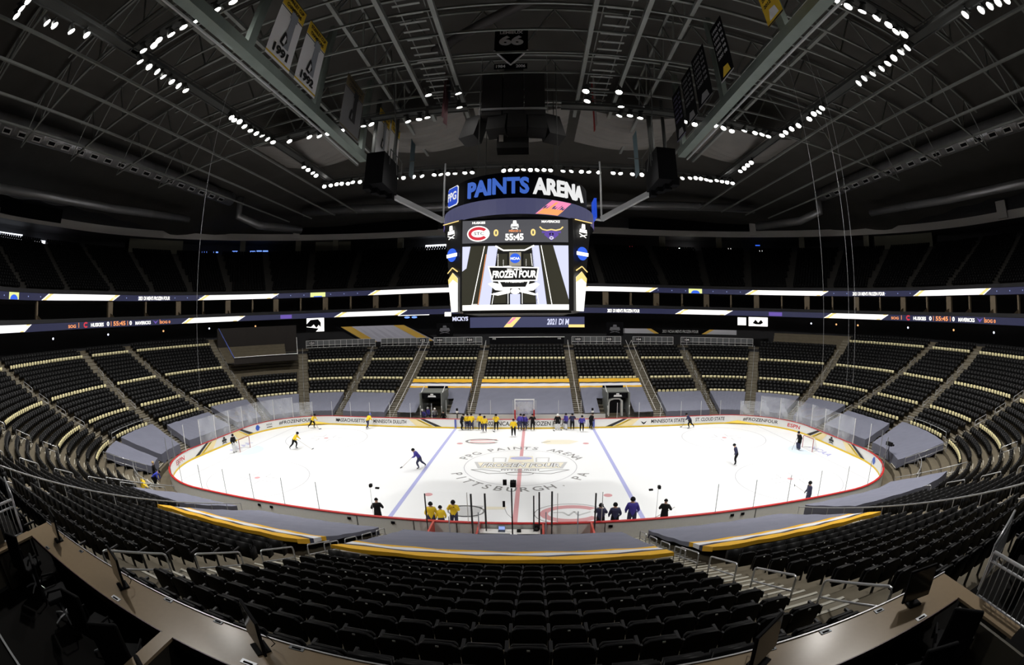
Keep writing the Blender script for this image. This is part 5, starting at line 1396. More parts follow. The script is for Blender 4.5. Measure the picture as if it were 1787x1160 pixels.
# purlins across and along
for k in range(10):
    y = -24.5 + 3.05 * k
    mb = MB(); mb.box((0, 0, 0), (62, .14, .18)); o = mb.build('roof_purlin', ROOFSTEEL); o.location = (0, y, 32.0); tag(o, 'thin steel purlin running across the roof, %s from the camera' % od(k + 1), 'purlin', 'cross purlins')
for k, x in enumerate((-44, -39, -34, -29.5, -21, -18, 18, 21, 29.5, 34, 39, 44)):
    mb = MB(); w = .28 if abs(x) < 25 else .2; mb.box((0, 0, 0), (w, 62 if abs(x) < 25 else 84, w)); o = mb.build('roof_beam', ROOFSTEEL); o.location = (x, -15.5 if abs(x) < 25 else -6, 32.2 - (abs(x) > 25) * .6); tag(o, 'long steel roof beam running towards the far side, %s from the left' % od(k + 1), 'beam', 'lengthwise roof beams')
# warren bracing between the lengthwise beams at either side of the centre
for sg, s in ((-1, 'left'), (1, 'right')):
    t = thing('side_truss', 'lengthwise truss with zigzag braces %s of the centre' % s, 'truss', (sg * 11.5, 0, 32.2))
    mb = MB(); mb.bar((0, -42, 3.6), (0, 5, 3.6), .2); mb.build('top_chord', ROOFSTEEL, t)
    mb = MB(); mb.bar((0, -46, 0), (0, 15, 0), .28); mb.build('bottom_chord', ROOFSTEEL, t)
    for k in range(15):
        y = -42 + 3.1 * k
        mb = MB(); mb.bar((0, y, 0), (0, y + 1.55, 3.6), .11); mb.build('brace', ROOFSTEEL, t)
        mb = MB(); mb.bar((0, y + 1.55, 3.6), (0, y + 3.1, 0), .11); mb.build('brace', ROOFSTEEL, t)
    # big green box beam with hangers
    t = thing('main_beam', 'heavy grey green box beam with hanger posts on the %s side of the roof' % s, 'beam', (sg * 15.3, 0, 28))
    mb = MB(); mb.box((0, -19, 0), (.75, 46, .7)); mb.build('girder', BEAM, t)
    mb = MB(); mb.box((sg * .55, -19, -.5), (.12, 46, .12)); mb.build('cable_tray', STEEL, t)
    for y in (-37.4, -27.4, -17.2, -7.1, 3.2):
        mb = MB(); mb.box((0, y, 4.5), (.42, .75, 9.0)); mb.build('hanger_post', BEAM, t)
    # catwalk ladders
    for xa, xb in (((-8.15, -4.9),) if sg < 0 else ((5.0, 8.25),)):
        t = thing('catwalk', 'ladder like steel catwalk under the roof %s of the speakers' % s, 'catwalk', ((xa + xb) / 2, 0, 31.3))
        w = (xb - xa) / 2
        for x in (-w, w):
            mb = MB(); mb.box((x, -17.5, 0), (.3, 42.5, .4)); mb.build('side_beam', ROOFSTEEL, t)
            mb = MB(); mb.box((x * .55, -17.5, 1.0), (.07, 42.5, .07)); mb.build('guard_rail', ROOFSTEEL, t)
        for k in range(40):
            mb = MB(); mb.box((-w * .1 * 0, -37.5 + 1.03 * k, .15), (w * 1.1, .22, .05)); mb.build('rung', ROOFSTEEL, t)
# lamp catwalks: the rectangle of walkways that carries the floodlights
CW = [('near cross', (-25, -20.6), (25, -20.6)), ('middle cross left', (-25, .8), (-4.6, .8)), ('middle cross right', (3.6, .8), (25, .8)), ('far cross', (-26.5, 16.4), (26.5, 16.4)), ('left side', (-24.9, -33), (-24.9, 16)), ('right side', (25.4, -33), (25.4, 16))]
for s, a, b in CW:
    t = thing('lighting_catwalk', 'dark floodlight catwalk under the roof, %s run' % s, 'catwalk', (0, 0, 30.72))
    A, B = Vector((*a, 0)), Vector((*b, 0)); n = (B - A).normalized(); p = Vector((-n.y, n.x, 0)) * .45
    for e in (-1, 1):
        mb = MB(); mb.bar(A + p * e, B + p * e, .12, .25); mb.build('side_beam', DSTEEL, t)
        mb = MB(); mb.bar(A + p * e + Vector((0, 0, .34)), B + p * e + Vector((0, 0, .34)), .06); mb.build('guard_rail', DSTEEL, t)
    mb = MB(); mb.bar(A, B, .85, .05); mb.build('walkway', DSTEEL, t)
# floodlights
def lamp_meshes():
    m = MB(); m.tube([(0, 0, .62), (0, 0, .42), (0, 0, .08), (0, 0, 0)], .12, 12); 
    m = MB(); n = 14
    prof = [(.10, .55), (.16, .5), (.22, .3), (.27, .06), (.28, -.10)]
    vs = []; fs = []
    for r, z in prof: vs += [(r * math.cos(2 * PI * k / n), r * math.sin(2 * PI * k / n), z) for k in range(n)]
    for i in range(len(prof) - 1):
        for k in range(n): fs.append((i * n + k, i * n + (k + 1) % n, (i + 1) * n + (k + 1) % n, (i + 1) * n + k))
    fs.append(tuple(range(n))); m.add(vs, fs); m.box((0, 0, .62), (.1, .5, .14)); h = m.build('housing', DSTEEL)
    m = MB(); vs = [(.255 * math.cos(2 * PI * k / n), .255 * math.sin(2 * PI * k / n), -.02) for k in range(n)] + [(0, 0, -.09)]
    m.add(vs, [(k, (k + 1) % n, n) for k in range(n)]); l = m.build('lens', LENS)
    a, b = h.data, l.data
    bpy.data.objects.remove(h); bpy.data.objects.remove(l); return a, b
LH, LL = lamp_meshes()
ROWS = {
 'left side row': [(-24.4, -19.9), (-24.4, -18.8), (-24.4, -17.8), (-24.5, -16.9), (-24.5, -15.8), (-24.5, -14.9), (-24.5, -13.9), (-24.3, -7.3), (-24.4, -6.7), (-24.2, -6.1), (-24.4, -5.0), (-24.4, -3.9), (-24.3, -3.0), (-24.1, -2.2), (-24.1, -1.2), (-24.0, -.2), (-24.7, 7.9), (-24.7, 9.0), (-24.7, 10.2), (-24.8, 11.3)],
 'right side row': [(24.8, -19.7), (24.8, -18.9), (24.9, -17.9), (25.0, -17.0), (25.1, -16.1), (25.0, -15.0), (24.9, -14.0), (25.0, -13.1), (24.9, -7.6), (25.1, -6.8), (24.9, -6.2), (25.1, -5.1), (25.0, -3.3), (24.8, -2.3), (24.7, -1.3), (24.7, -.5), (25.4, 7.9), (25.4, 8.9), (25.5, 10.0), (25.5, 11.1)],
 'near cross row': [(-23.2, -20.7), (-22.2, -20.5), (-21.5, -20.7), (-20.4, -20.5), (-19.2, -20.5), (-18.2, -20.4), (-17.4, -20.4), (-16.4, -20.4), (-15.1, -20.4), (23.6, -20.7), (22.9, -20.5), (22.0, -20.7), (20.9, -20.7), (19.7, -20.6), (18.7, -20.4), (17.9, -20.4)],
 'outer near row': [(-26.3, -32.7), (-25.5, -32.7), (-24.6, -32.6), (-25.6, -29.7), (-25.5, -28.9), (-25.2, -27.2), (-24.8, -25.8), (25.2, -26.0), (25.6, -27.4), (25.7, -28.3), (25.8, -29.1), (26.0, -29.9)],
 'middle cross row': [(-22.4, .5), (-20.1, .6), (-19.1, .9), (-18.2, .8), (-16.6, .8), (-15.0, .7), (-14.2, .5), (-13.4, .4), (-10.0, .9), (-8.9, .7), (-8.1, .5), (-4.7, -3.4), (-5.0, -.9), (-7.1, -3.6), (5.3, -3.4), (5.6, -1.7), (8.7, .7), (9.6, .5), (10.6, .8), (7.9, -3.6), (8.5, -1.1), (14.8, .5), (15.8, .8), (17.8, .4), (18.7, .6), (19.7, .9), (20.8, .3), (22.0, .3), (22.8, .3), (23.6, .4)],
 'far cross row': [(-25.8, 15.7), (-24.8, 15.7), (-23.9, 15.6), (-23.2, 15.7), (-22.4, 16.0), (-21.6, 15.7), (-20.7, 16.0), (-15.9, 16.4), (-14.9, 16.4), (-13.6, 16.4), (-12.5, 16.4), (-10.9, 16.3), (-10.1, 16.3), (-9.2, 16.3), (-8.3, 16.3), (-7.1, 16.3), (-6.2, 16.3), (-2.4, 16.1), (-1.6, 15.9), (-.8, 15.9), (0, 15.8), (.8, 16), (1.6, 16), (2.4, 16), (3.2, 16.1), (4.7, 16.3), (5.7, 16.3), (6.9, 16.4), (7.8, 16.4), (9.0, 16.4), (10.8, 16.4), (11.7, 16.4), (13.2, 16.4), (14.4, 16.4), (19.7, 16.3), (20.6, 15.9), (21.3, 15.7), (22.0, 15.7), (22.8, 15.8), (23.5, 16), (24.2, 15.6), (25.0, 15.7), (25.8, 15.8), (26.6, 15.8)]}
for rn, P in ROWS.items():
    for k, (x, y) in enumerate(P):
        t = thing('arena_floodlight', 'bright round floodlight, %s along the %s' % (od(k + 1), rn), 'floodlight', (x, y, 30.0), 0, 'floodlights of the ' + rn)
        t.rotation_euler = (Vector((x * .35 + random.uniform(-9, 9), y * .25 + random.uniform(-9, 9), 0)) - Vector((x, y, 30))).to_track_quat('-Z', 'Y').to_euler()
        link_copy('housing', LH, t); link_copy('lens', LL, t)
# ducts
def duct(name, label, P, r, vents=None, n=20):
    P = [Vector(p) for p in P]
    t = thing(name, label, 'duct', P[0]); o = P[0]
    mb = MB(); mb.tube([p - o for p in P], r, n); mb.build('duct_body', SILVERDUCT, t, True)
    L = (P[-1] - P[0]).length; dn = (P[1] - P[0]).normalized(); k = 1.3; c = 0
    if not vents:
        for a, b in zip(P[:-1], P[1:]):
            c_ = (a + b) / 2 - o; d_ = (b - a).normalized(); mb = MB(); mb.tube([c_ - d_ * .06, c_ + d_ * .06], r + .04, n); mb.build('joint_ring', SILVERDUCT, t)
    if vents:
        while k < L - 1:
            p = dn * k; sg = 1 if P[0].x > 0 else -1
            mb = MB(); mb.tube([p + dn * 1.12, p + dn * 1.22], r + .03, n); mb.build('joint_ring', SILVERDUCT, t)
            for e in (0, 1):
                mb = MB(); R = Matrix.Rotation(math.radians(sg * (38 + e * 0)), 3, 'Y')
                mb.box(p + R @ Vector((0, 0, -r)) , (.75, 1.4, .14), 0, R); 
                if e == 0: v = mb.build('vent', mat('vent_rim', (.5, .5, .52), .35, .4), t)
                else:
                    mb = MB(); mb.box(p + R @ Vector((0, 0, -r - .06)), (.42, 1.1, .07), 0, R); mb.build('vane', BLK, v)
            k += 2.63; c += 1
    return t
duct('air_duct', 'large round silver duct with vents along the left roof edge', [(-50, -44, 34), (-50, 24, 34.3)], 1.15, True)
duct('air_duct', 'large round silver duct with vents along the right roof edge', [(50, -44, 34.2), (50, 26, 34.6)], 1.15, True)
duct('air_duct', 'smooth round duct low along the left upper wall', [(-58, -44, 29.6), (-58, 2, 30.3), (-57, 20, 31.2)], .6)
duct('air_duct', 'smooth round duct low along the right upper wall', [(58, -44, 29.8), (58, 2, 30.5), (57, 20, 31.4)], .6)
duct('air_duct', 'long round duct crossing behind the scoreboard on the far side', [(-42, 38, 33.6), (-20, 40, 32.6), (0, 40.5, 32.3), (20, 40, 32.6), (42, 38, 33.6)], .8)
for sg, s in ((-1, 'left'), (1, 'right')):
    mb = MB(); mb.tube([(0, 0, 3.4), (0, 0, 0), (sg * -2, 4, -1.2), (sg * -7, 12, -1.3)], .75, 14); o = mb.build('duct_elbow', SILVERDUCT, None, True); o.location = (sg * 50, 27, 31.8); tag(o, 'dark duct elbow dropping at the end of the %s vented duct' % s, 'duct')
# side platforms with cable drops and slanted arms
for sg, s in ((-1, 'left'), (1, 'right')):
    t = thing('hanging_platform', 'black hanging equipment platform with a slanted arm, %s of the scoreboard' % s, 'platform', (sg * 12.6, 2, 24))
    mb = MB(); mb.box((-.2 * sg, 0, 1.2), (1.7, 4.2, 3.0)); mb.build('equipment_case', BLK, t)
    for k in range(4):
        mb = MB(); mb.box((sg * (.5 - .35 * k), -1.6 + 1.1 * k, -.35 - .1 * (k % 2)), (.6, .8, .7)); mb.build('hoist_motor', BLK, t)
        mb = MB()
    for y in (-1, 2.6):
        mb.tube([(sg * -1.2, y, 1.8), (sg * -1.2, y, 3.3)], .05, 5)
    mb.tube([(sg * -1.2, -1, 3.3), (sg * -1.2, 2.6, 3.3), (sg * -2.6, 2.6, 3.3)], .05, 5); mb.build('platform_rail', DSTEEL, t)
    for k, x in enumerate((-.8, .8)):
        mb = MB(); mb.tube([(x, 1.2 * k, 1.6), (x * 1.1, 1.2 * k, 9.5)], .18 if k else .28, 7); mb.build('hanger_pipe', DSTEEL, t)
    mb = MB(); mb.bar((sg * -.6, 2, -.3), (sg * -4.6, 7, -1.9), .35, .5); mb.build('slanted_arm', STEEL, t)
    mb = MB(); mb.tube([(sg * -4.6, 7, -1.9), (sg * -4.6, 7, 4.5)], .09, 6); mb.build('arm_hanger', STEEL, t)
    mb = MB(); mb.tube([(sg * -4.6, 7, -2.0), (sg * -8.5, 7, -1.6)], .16, 6); mb.build('cross_pipe', STEEL, t)
mb = MB(); mb.tube([(0, 0, 0), (7.5, -5.5, .3), (12, -9, .9)], .42, 12); o = mb.build('flexible_hose', mat('hose', (.03, .026, .026), .7), None, True); o.location = (-6.6, -5.0, 33.6); tag(o, 'thick dark flexible hose crossing high above the speakers', 'hose')
for x, y, s in ((-12.4, -3, 'left'), (12.2, -3, 'right')):
    mb = MB(); mb.tube([(0, 0, 0), (.4, 2.5, -6), (.2, 5, -11)], .05, 5); o = mb.build('cable_drop', DSTEEL); o.location = (x * .9, y, 36); tag(o, 'thin dark cable dropping from the roof, %s of the speakers' % s, 'cable')
for k, (x, y) in enumerate(((-21, -12), (21, -12), (23, -10.5), (19.5, -11))):
    mb = MB(); mb.tube([(0, 0, 0), (0, 0, 24)], .012, 4); o = mb.build('wire', STEEL); o.location = (x, y, 7.8); tag(o, 'very thin wire hanging before the corner seats, %s from the left' % od(k + 1), 'wire')

# ================================================================== PRESS DESK AND PLATFORM IN FRONT OF THE CAMERA
PZ = 7.44
mb = MB(); mb.box((-.5, -36.3, PZ - .1), (24, 10.0, .2)); struct(mb.build('floor', CARPET), 'black carpeted platform behind the curved desk')
mb = MB(); mb.box((-.5, -31.35, (PZ + 7.0) / 2), (14.6, .12, PZ - 6.6)); struct(mb.build('wall_platform', CONC), 'concrete kerb under the desk')
t = thing('press_desk', 'long tan laminate press desk with side returns overlooking the near seats', 'desk', (-.5, -31.5, PZ))
def dk(x, y, z): return (x + .5, y + 31.5, z - PZ)
mb = MB(); mb.box(dk(-.525, -31.525, 8.18), (14.65, .61, .04)); mb.build('desktop', DESK, t)
mb = MB(); mb.box(dk(6.65, -32.45, 8.18), (.30, 1.24, .04)); mb.build('desktop_return', DESK, t)
mb = MB(); mb.box(dk(-7.72, -32.35, 8.18), (.32, 1.04, .04)); mb.build('desktop_return', DESK, t)
mb = MB(); mb.box(dk(-2.85, -32.5, 8.18), (.22, 1.34, .04)); mb.build('desktop_return', DESK, t)
mb = MB(); mb.box(dk(-.525, -31.21, 8.185), (14.7, .02, .06)); mb.build('metal_edge', STEEL, t)
mb = MB(); mb.box(dk(-5.23, -31.835, 8.17), (4.6, .015, .06)); mb.build('edge_band', DESKEDGE, t)
mb = MB(); mb.box(dk(1.87, -31.835, 8.17), (9.2, .015, .06)); mb.build('edge_band', DESKEDGE, t)
for x, y, sx, sy in ((6.6, -32.4, .05, 1.1), (-7.7, -32.4, .05, 1.0), (-2.85, -32.5, .05, 1.3)):
    mb = MB(); mb.box(dk(x, y, 7.8), (sx, sy, .72)); mb.build('end_panel', PANEL, t)
mb = MB(); mb.box(dk(-.5, -31.3, 7.8), (14.5, .03, .7)); mb.build('front_panel', PANEL, t)
for k in range(6):
    mb = MB(); mb.box(dk(-7 + 2.6 * k, -31.5, 7.8), (.05, .35, .7)); mb.build('support_leg', DSTEEL, t)
t2 = thing('side_panel_wall', 'drab grey panel standing at the far left end of the press desk', 'panel', (-7.9, -33.3, PZ))
mb = MB(); mb.box((0, 0, .5), (.06, 1.5, 1.0)); mb.build('panel', mat('drab_panel', (.11, .10, .075), .6), t2)
mb = MB(); mb.box((0.05, 0, .02), (.06, 1.5, .05)); mb.build('base_rail', DSTEEL, t2)
t2 = thing('side_panel_wall', 'drab brown panel below the return at the right end of the press desk', 'panel', (6.42, -32.7, PZ))
mb = MB(); mb.box((0, 0, .36), (.05, 1.5, .68)); mb.build('panel', mat('drab_panel', (.11, .10, .075), .6), t2)
mb = MB(); mb.box((-.04, 0, .02), (.05, 1.5, .05)); mb.build('base_rail', DSTEEL, t2)
mb = MB(); mb.bar((-9, -33.88, PZ + .03), (-4.2, -33.9, PZ + .03), .05); tag(mb.build('floor_strip', STEEL), 'pale metal strip across the carpet in the bottom left corner', 'strip')
# monitors on the desk
def monitor(x, y, rz, w, label):
    t = thing('desk_monitor', label, 'monitor', (x, y, 8.2), rz, 'flat monitors standing on the press desk')
    mb = MB(); mb.box((0, 0, .012), (.22, .18, .02)); mb.build('base', CLBLACK, t)
    mb = MB(); mb.box((0, .03, .12), (.06, .04, .22)); mb.build('stand', CLBLACK, t)
    mb = MB(); mb.box((0, 0, .30), (w, .035, .44), 0, Matrix.Rotation(math.radians(-6), 3, 'X')); o = mb.build('casing', CLBLACK, t); md = o.modifiers.new('b', 'BEVEL'); md.width = .008; md.segments = 2
    mb = MB(); mb.box((0, -.02, .30), (w - .04, .006, .40), 0, Matrix.Rotation(math.radians(-6), 3, 'X')); mb.build('display', mat('display_off', (.05, .045, .035), .12), t)
    mb = MB(); mb.tube([(.1, .05, .3), (.16, .12, .22), (.12, .16, .1), (.05, .12, .02)], .006, 5); mb.build('cable', CLBLACK, t)
monitor(-6.75, -31.42, math.radians(-12), .55, 'black monitor seen edge on at the far left end of the desk')
monitor(-4.25, -31.45, math.radians(-19), .55, 'black monitor standing edge on, second along the desk from the left')
monitor(-1.62, -31.42, math.radians(-36), .52, 'black monitor with cables at its back, middle of the desk bottom edge')
monitor(3.36, -31.42, math.radians(33), .52, 'black monitor turned away with rubber foot, on the desk right of centre')
monitor(5.75, -31.45, math.radians(-8), .52, 'wide black monitor seen from behind near the right desk end')
for k, (x, y, w) in enumerate(((-5.9, -31.3, .12), (-6.7, -31.79, .16), (-4.1, -31.75, .2), (-3.33, -31.25, .16), (-2.38, -31.24, .14), (-1.24, -31.24, .18), (-1.63, -31.7, .2), (3.57, -31.26, .14), (4.32, -31.27, .15), (5.21, -31.29, .15), (5.64, -31.77, .2))):
    t = thing('cable_port', 'small grey metal cable port set in the press desk, %s from the left' % od(k + 1), 'cable port', (x, y, 8.2), 0, 'cable ports in the desk')
    mb = MB(); mb.box((0, 0, .004), (w, .07, .008)); mb.build('plate', STEEL if k in (2, 6, 10) else mat('port_grey', (.16, .17, .18), .4, .5), t)
    mb = MB(); mb.box((0, -.01, .01), (w * .6, .025, .006)); mb.build('slot', BLK, t)
# office chairs
def chair(x, y, rz, label, s=1.0):
    t = thing('office_chair', label, 'chair', (x, y, PZ), rz, 'office chairs behind the press desk')
    mb = MB(); hub = (0, 0, .08)
    mb.tube([(0, 0, .06), (0, 0, .42)], .03, 8); mb.build('gas_column', STEEL, t)
    for k in range(5):
        a = 2 * PI * k / 5; e = (.3 * math.cos(a), .3 * math.sin(a), .07)
        mb = MB(); mb.tube([(0, 0, .12), (.15 * math.cos(a), .15 * math.sin(a), .11), e], .022, 6, r2=.014); l = mb.build('base_spoke', STEEL, t)
        mb = MB(); mb.sphere((e[0], e[1], .03), .03, 8); mb.build('caster', CLBLACK, l)
    for nm, c, d, ax in (('seat', (0, 0, .47), (.5, .5, .09), 0), ('backrest', (0, -.26, .82), (.48, .07, .62), -8)):
        mb = MB(); mb.box(c, d, 0, Matrix.Rotation(math.radians(ax), 3, 'X')); o = mb.build(nm, CLBLACK, t); md = o.modifiers.new('b', 'BEVEL'); md.width = .035; md.segments = 3
    for e in (-1, 1):
        mb = MB(); mb.tube([(e * .27, .1, .45), (e * .30, .12, .66), (e * .30, -.15, .68), (e * .27, -.22, .6)], .02, 6); mb.build('armrest', CLBLACK, t)
chair(-7.15, -32.3, math.radians(20), 'black office chair in the corner of the left desk return')
chair(-5.7, -32.3, math.radians(-15), 'black office chair with chrome base, second from the left desk end')
chair(-4.3, -32.25, math.radians(10), 'black office chair with bright chrome spokes behind the desk, third from left')
chair(-3.4, -32.35, math.radians(35), 'black office chair pushed against the short desk divider')
chair(-2.2, -32.5, math.radians(-25), 'black office chair at the bottom edge right of the short divider')
chair(5.1, -32.4, math.radians(-20), 'black office chair below the cable port near the right desk end')
chair(6.0, -32.25, math.radians(-50), 'black office chair with its back against the right desk return')
# baluster railings beside the desk ends
def baluster(name, label, a, b, z0, h):
    a = Vector((*a, z0)); b = Vector((*b, z0)); t = thing(name, label, 'railing', a); D = b - a; L = D.length; H = Vector((0, 0, h))
    for hh, r in ((h, .028), (h - .13, .022), (.08, .022)):
        mb = MB(); mb.tube([Vector((0, 0, hh)), D + Vector((0, 0, hh))], r, 8); mb.build('rail', STEEL, t, True)
    n = int(L / .115)
    for k in range(n + 1):
        p = D * (k / n); mb = MB(); mb.tube([p + Vector((0, 0, .05)), p + H], .022 if k in (0, n) else .010, 6); mb.build('baluster', STEEL, t)
baluster('baluster_railing', 'steel baluster railing running back from the right end of the desk', (7.0, -31.95), (7.0, -34.6), 8.02, .74)
baluster('baluster_railing', 'steel baluster railing rising away beyond the right desk end', (7.05, -31.9), (8.6, -31.5), 8.1, .72)
baluster('baluster_railing', 'steel baluster railing beside the left end of the desk', (-8.1, -31.95), (-8.1, -34.6), 8.05, .74)
baluster('baluster_railing', 'steel baluster railing rising away beyond the left desk end', (-8.15, -31.9), (-9.8, -31.6), 8.1, .72)

# ================================================================== PEOPLE
def skinned(verts, edges, radii, levels=1):
    me = bpy.data.meshes.new('b'); me.from_pydata([tuple(v) for v in verts], edges, []); o = bpy.data.objects.new('b', me); C.objects.link(o)
    md = o.modifiers.new('s', 'SKIN'); sk = me.skin_vertices[0].data
    for i, r in enumerate(radii): sk[i].radius = (r, r) if not isinstance(r, tuple) else r; sk[i].use_root = (i == 0)
    md.use_smooth_shade = True
    o.modifiers.new('d', 'SUBSURF').levels = levels; o.modifiers['d'].render_levels = levels
    dg = bpy.context.evaluated_depsgraph_get()
    m2 = bpy.data.meshes.new_from_object(o.evaluated_get(dg)); bpy.data.objects.remove(o); bpy.data.meshes.remove(me); return m2
POSES = {
 'stand': {},
 'lean': dict(chest=(0, .16, 1.36), neck=(0, .24, 1.53), head=(0, .30, 1.68), top=(0, .32, 1.82), kneeL=(-.15, .12, .54), kneeR=(.15, .12, .54)),
 'skate': dict(chest=(0, .26, 1.26), neck=(0, .38, 1.42), head=(0, .46, 1.56), top=(0, .50, 1.70), pelvis=(0, -.05, .92), kneeL=(-.16, .22, .55), ankL=(-.16, .05, .12), toeL=(-.17, .25, .06), kneeR=(.2, -.12, .55), ankR=(.3, -.48, .22), toeR=(.36, -.38, .10), elL=(-.36, .32, 1.12), haL=(-.24, .58, 1.0), elR=(.38, .22, 1.10), haR=(.22, .52, .96)),
 'hands_on_boards': dict(chest=(0, .12, 1.38), neck=(0, .16, 1.55), head=(0, .22, 1.69), top=(0, .25, 1.83), elL=(-.34, .22, 1.2), haL=(-.3, .46, 1.12), elR=(.34, .22, 1.2), haR=(.3, .46, 1.12)),
 'arm_up': dict(elR=(.34, .10, 1.25), haR=(.16, .22, 1.55), elL=(-.34, .1, 1.25), haL=(-.12, .24, 1.5)),
 'bend': dict(chest=(0, .38, 1.15), neck=(0, .52, 1.22), head=(0, .64, 1.28), top=(0, .76, 1.36), pelvis=(0, -.12, .95), elL=(-.3, .45, .95), haL=(-.2, .55, .7), elR=(.3, .45, .95), haR=(.2, .55, .7)),
 'sit': dict(pelvis=(0, 0, .62), hipL=(-.1, .02, .6), hipR=(.1, .02, .6), kneeL=(-.16, .42, .6), kneeR=(.16, .42, .6), ankL=(-.16, .45, .12), ankR=(.16, .45, .12), toeL=(-.17, .62, .06), toeR=(.17, .62, .06), belly=(0, .0, .82), chest=(0, .02, 1.05), neck=(0, .03, 1.22), head=(0, .06, 1.36), top=(0, .07, 1.5), shL=(-.2, 0, 1.14), shR=(.2, 0, 1.14), elL=(-.32, .12, .9), haL=(-.22, .34, .82), elR=(.32, .12, .9), haR=(.22, .34, .82)),
}
def person(label, x, y, rz, pose, shirt, pants, head='helmet', hcol=None, hand=None, skates=True, z=0.0, scale=1.0, bulk=1.0):
    J = dict(pelvis=(0, 0, .98), belly=None, chest=(0, .03, 1.38), neck=(0, .04, 1.56), head=(0, .06, 1.70), top=(0, .07, 1.84), shL=None, shR=None, elL=(-.32, .03, 1.16), haL=(-.30, .22, .98), elR=(.32, .03, 1.16), haR=(.30, .22, .98),
             hipL=None, hipR=None, kneeL=(-.14, .06, .54), kneeR=(.14, .06, .54), ankL=(-.15, 0, .14), ankR=(.15, 0, .14), toeL=(-.17, .17, .07), toeR=(.17, .17, .07))
    J.update(POSES[pose])
    v = {k: Vector(p) if p else None for k, p in J.items()}
    if v['belly'] is None: v['belly'] = v['pelvis'].lerp(v['chest'], .5)
    up = (v['neck'] - v['chest']); base = v['chest'].lerp(v['neck'], .45)
    for s_, e in (('L', -1), ('R', 1)):
        if v['sh' + s_] is None: v['sh' + s_] = base + Vector((e * .20, 0, 0))
        if v['hip' + s_] is None: v['hip' + s_] = v['pelvis'] + Vector((e * .11, 0, -.06))
    order = ['pelvis', 'belly', 'chest', 'neck', 'head', 'top', 'shL', 'elL', 'haL', 'shR', 'elR', 'haR', 'hipL', 'kneeL', 'ankL', 'toeL', 'hipR', 'kneeR', 'ankR', 'toeR']
    E_ = [('pelvis', 'belly'), ('belly', 'chest'), ('chest', 'neck'), ('neck', 'head'), ('head', 'top'), ('chest', 'shL'), ('shL', 'elL'), ('elL', 'haL'), ('chest', 'shR'), ('shR', 'elR'), ('elR', 'haR'), ('pelvis', 'hipL'), ('hipL', 'kneeL'), ('kneeL', 'ankL'), ('ankL', 'toeL'), ('pelvis', 'hipR'), ('hipR', 'kneeR'), ('kneeR', 'ankR'), ('ankR', 'toeR')]
    b = bulk
    R = dict(pelvis=(.17 * b, .13 * b), belly=(.17 * b, .125 * b), chest=(.19 * b, .135 * b), neck=(.07, .07), head=(.10, .11), top=(.075, .085), sh=(.10 * b, .10 * b), el=(.065 * b, .065 * b), ha=(.042, .042), hip=(.12 * b, .12 * b), knee=(.082 * b, .082 * b), ank=(.055, .055), toe=(.04, .035))
    me = skinned([v[k] for k in order], [(order.index(a), order.index(c)) for a, c in E_], [R[k if k in R else k[:-1]] for k in order])
    skm = SKIN; gm_ = CLBLACK
    mats = [shirt, pants, skm, gm_, CLBLACK]
    for m in mats: me.materials.append(m)
    seg = [(v[a], v[c], (2 if a in ('neck', 'head') else 0 if a in ('pelvis', 'belly', 'chest') or a.startswith('sh') or a.startswith('el') else 4 if a.startswith('ank') else 1)) for a, c in E_]
    seg = [(a, c, 1) if n_[0] == 'pelvis' and n_[1].startswith('hip') else (a, c, m_) for (a, c, m_), n_ in zip(seg, E_)]
    for p in me.polygons:
        c = p.center; best = (9, 0)
        for a, d_, m_ in seg:
            ab = d_ - a; t_ = max(0, min(1, (c - a).dot(ab) / ab.length_squared)); q_ = (c - (a + ab * t_)).length
            if q_ < best[0]: best = (q_, m_)
        p.material_index = best[1]; p.use_smooth = True
    # fingers, ears, nose, eyes and mouth join the same mesh
    bm = bmesh.new(); bm.from_mesh(me)
    mb = MB(); glove = head in ('helmet',)
    for s_, e in (('L', -1), ('R', 1)):
        h = v['ha' + s_]; d = (h - v['el' + s_]).normalized(); sd = d.cross(Vector((0, 0, 1))).normalized(); nn = sd.cross(d)
        for k in range(4):
            o_ = h + sd * (.024 * (k - 1.5)); L_ = (.075, .085, .08, .062)[k]
            mb.tube([o_, o_ + d * L_ * .6 - nn * .01, o_ + d * L_ - nn * .04], .011, 5, 3 if glove else 2, .008)
        mb.tube([h - d * .01 - sd * e * .03, h + d * .03 - sd * e * .055, h + d * .055 - sd * e * .05 - nn * .02], .012, 5, 3 if glove else 2, .009)
    hd = v['head']; fwd = Vector((0, 1, 0)) if pose not in ('bend',) else Vector((0, .85, -.5)); upv = (v['top'] - v['head']).normalized(); fwd = (fwd - upv * fwd.dot(upv)).normalized(); rt = fwd.cross(upv)
    def F(a, b_, c): return hd + rt * a + fwd * b_ + upv * c
    mb.tube([F(0, .10, .03), F(0, .128, -.005), F(0, .105, -.02)], .013, 5, 2)
    for e in (-1, 1): mb.sphere(F(.035 * e, .098, .03), .012, 6, 4); mb.sphere(F(.102 * e, 0, .01), .025, 6, 2, (.5, 1, 1.3))
    mb.tube([F(-.025, .10, -.045), F(0, .108, -.048), F(.025, .10, -.045)], .006, 4, 4)
    vs = [bm.verts.new(p) for p in mb.v]
    for f, m_ in zip(mb.f, mb.m):
        try: fc_ = bm.faces.new([vs[i] for i in f]); fc_.material_index = m_
        except ValueError: pass
    bm.to_mesh(me); bm.free()
    body = bpy.data.objects.new('person', me); C.objects.link(body)
    body.location = (x, y, z); body.rotation_euler = (0, 0, rz); body.scale = (scale,) * 3
    tag(body, label, 'person')
    hm = hcol or CLBLACK
    mb = MB()
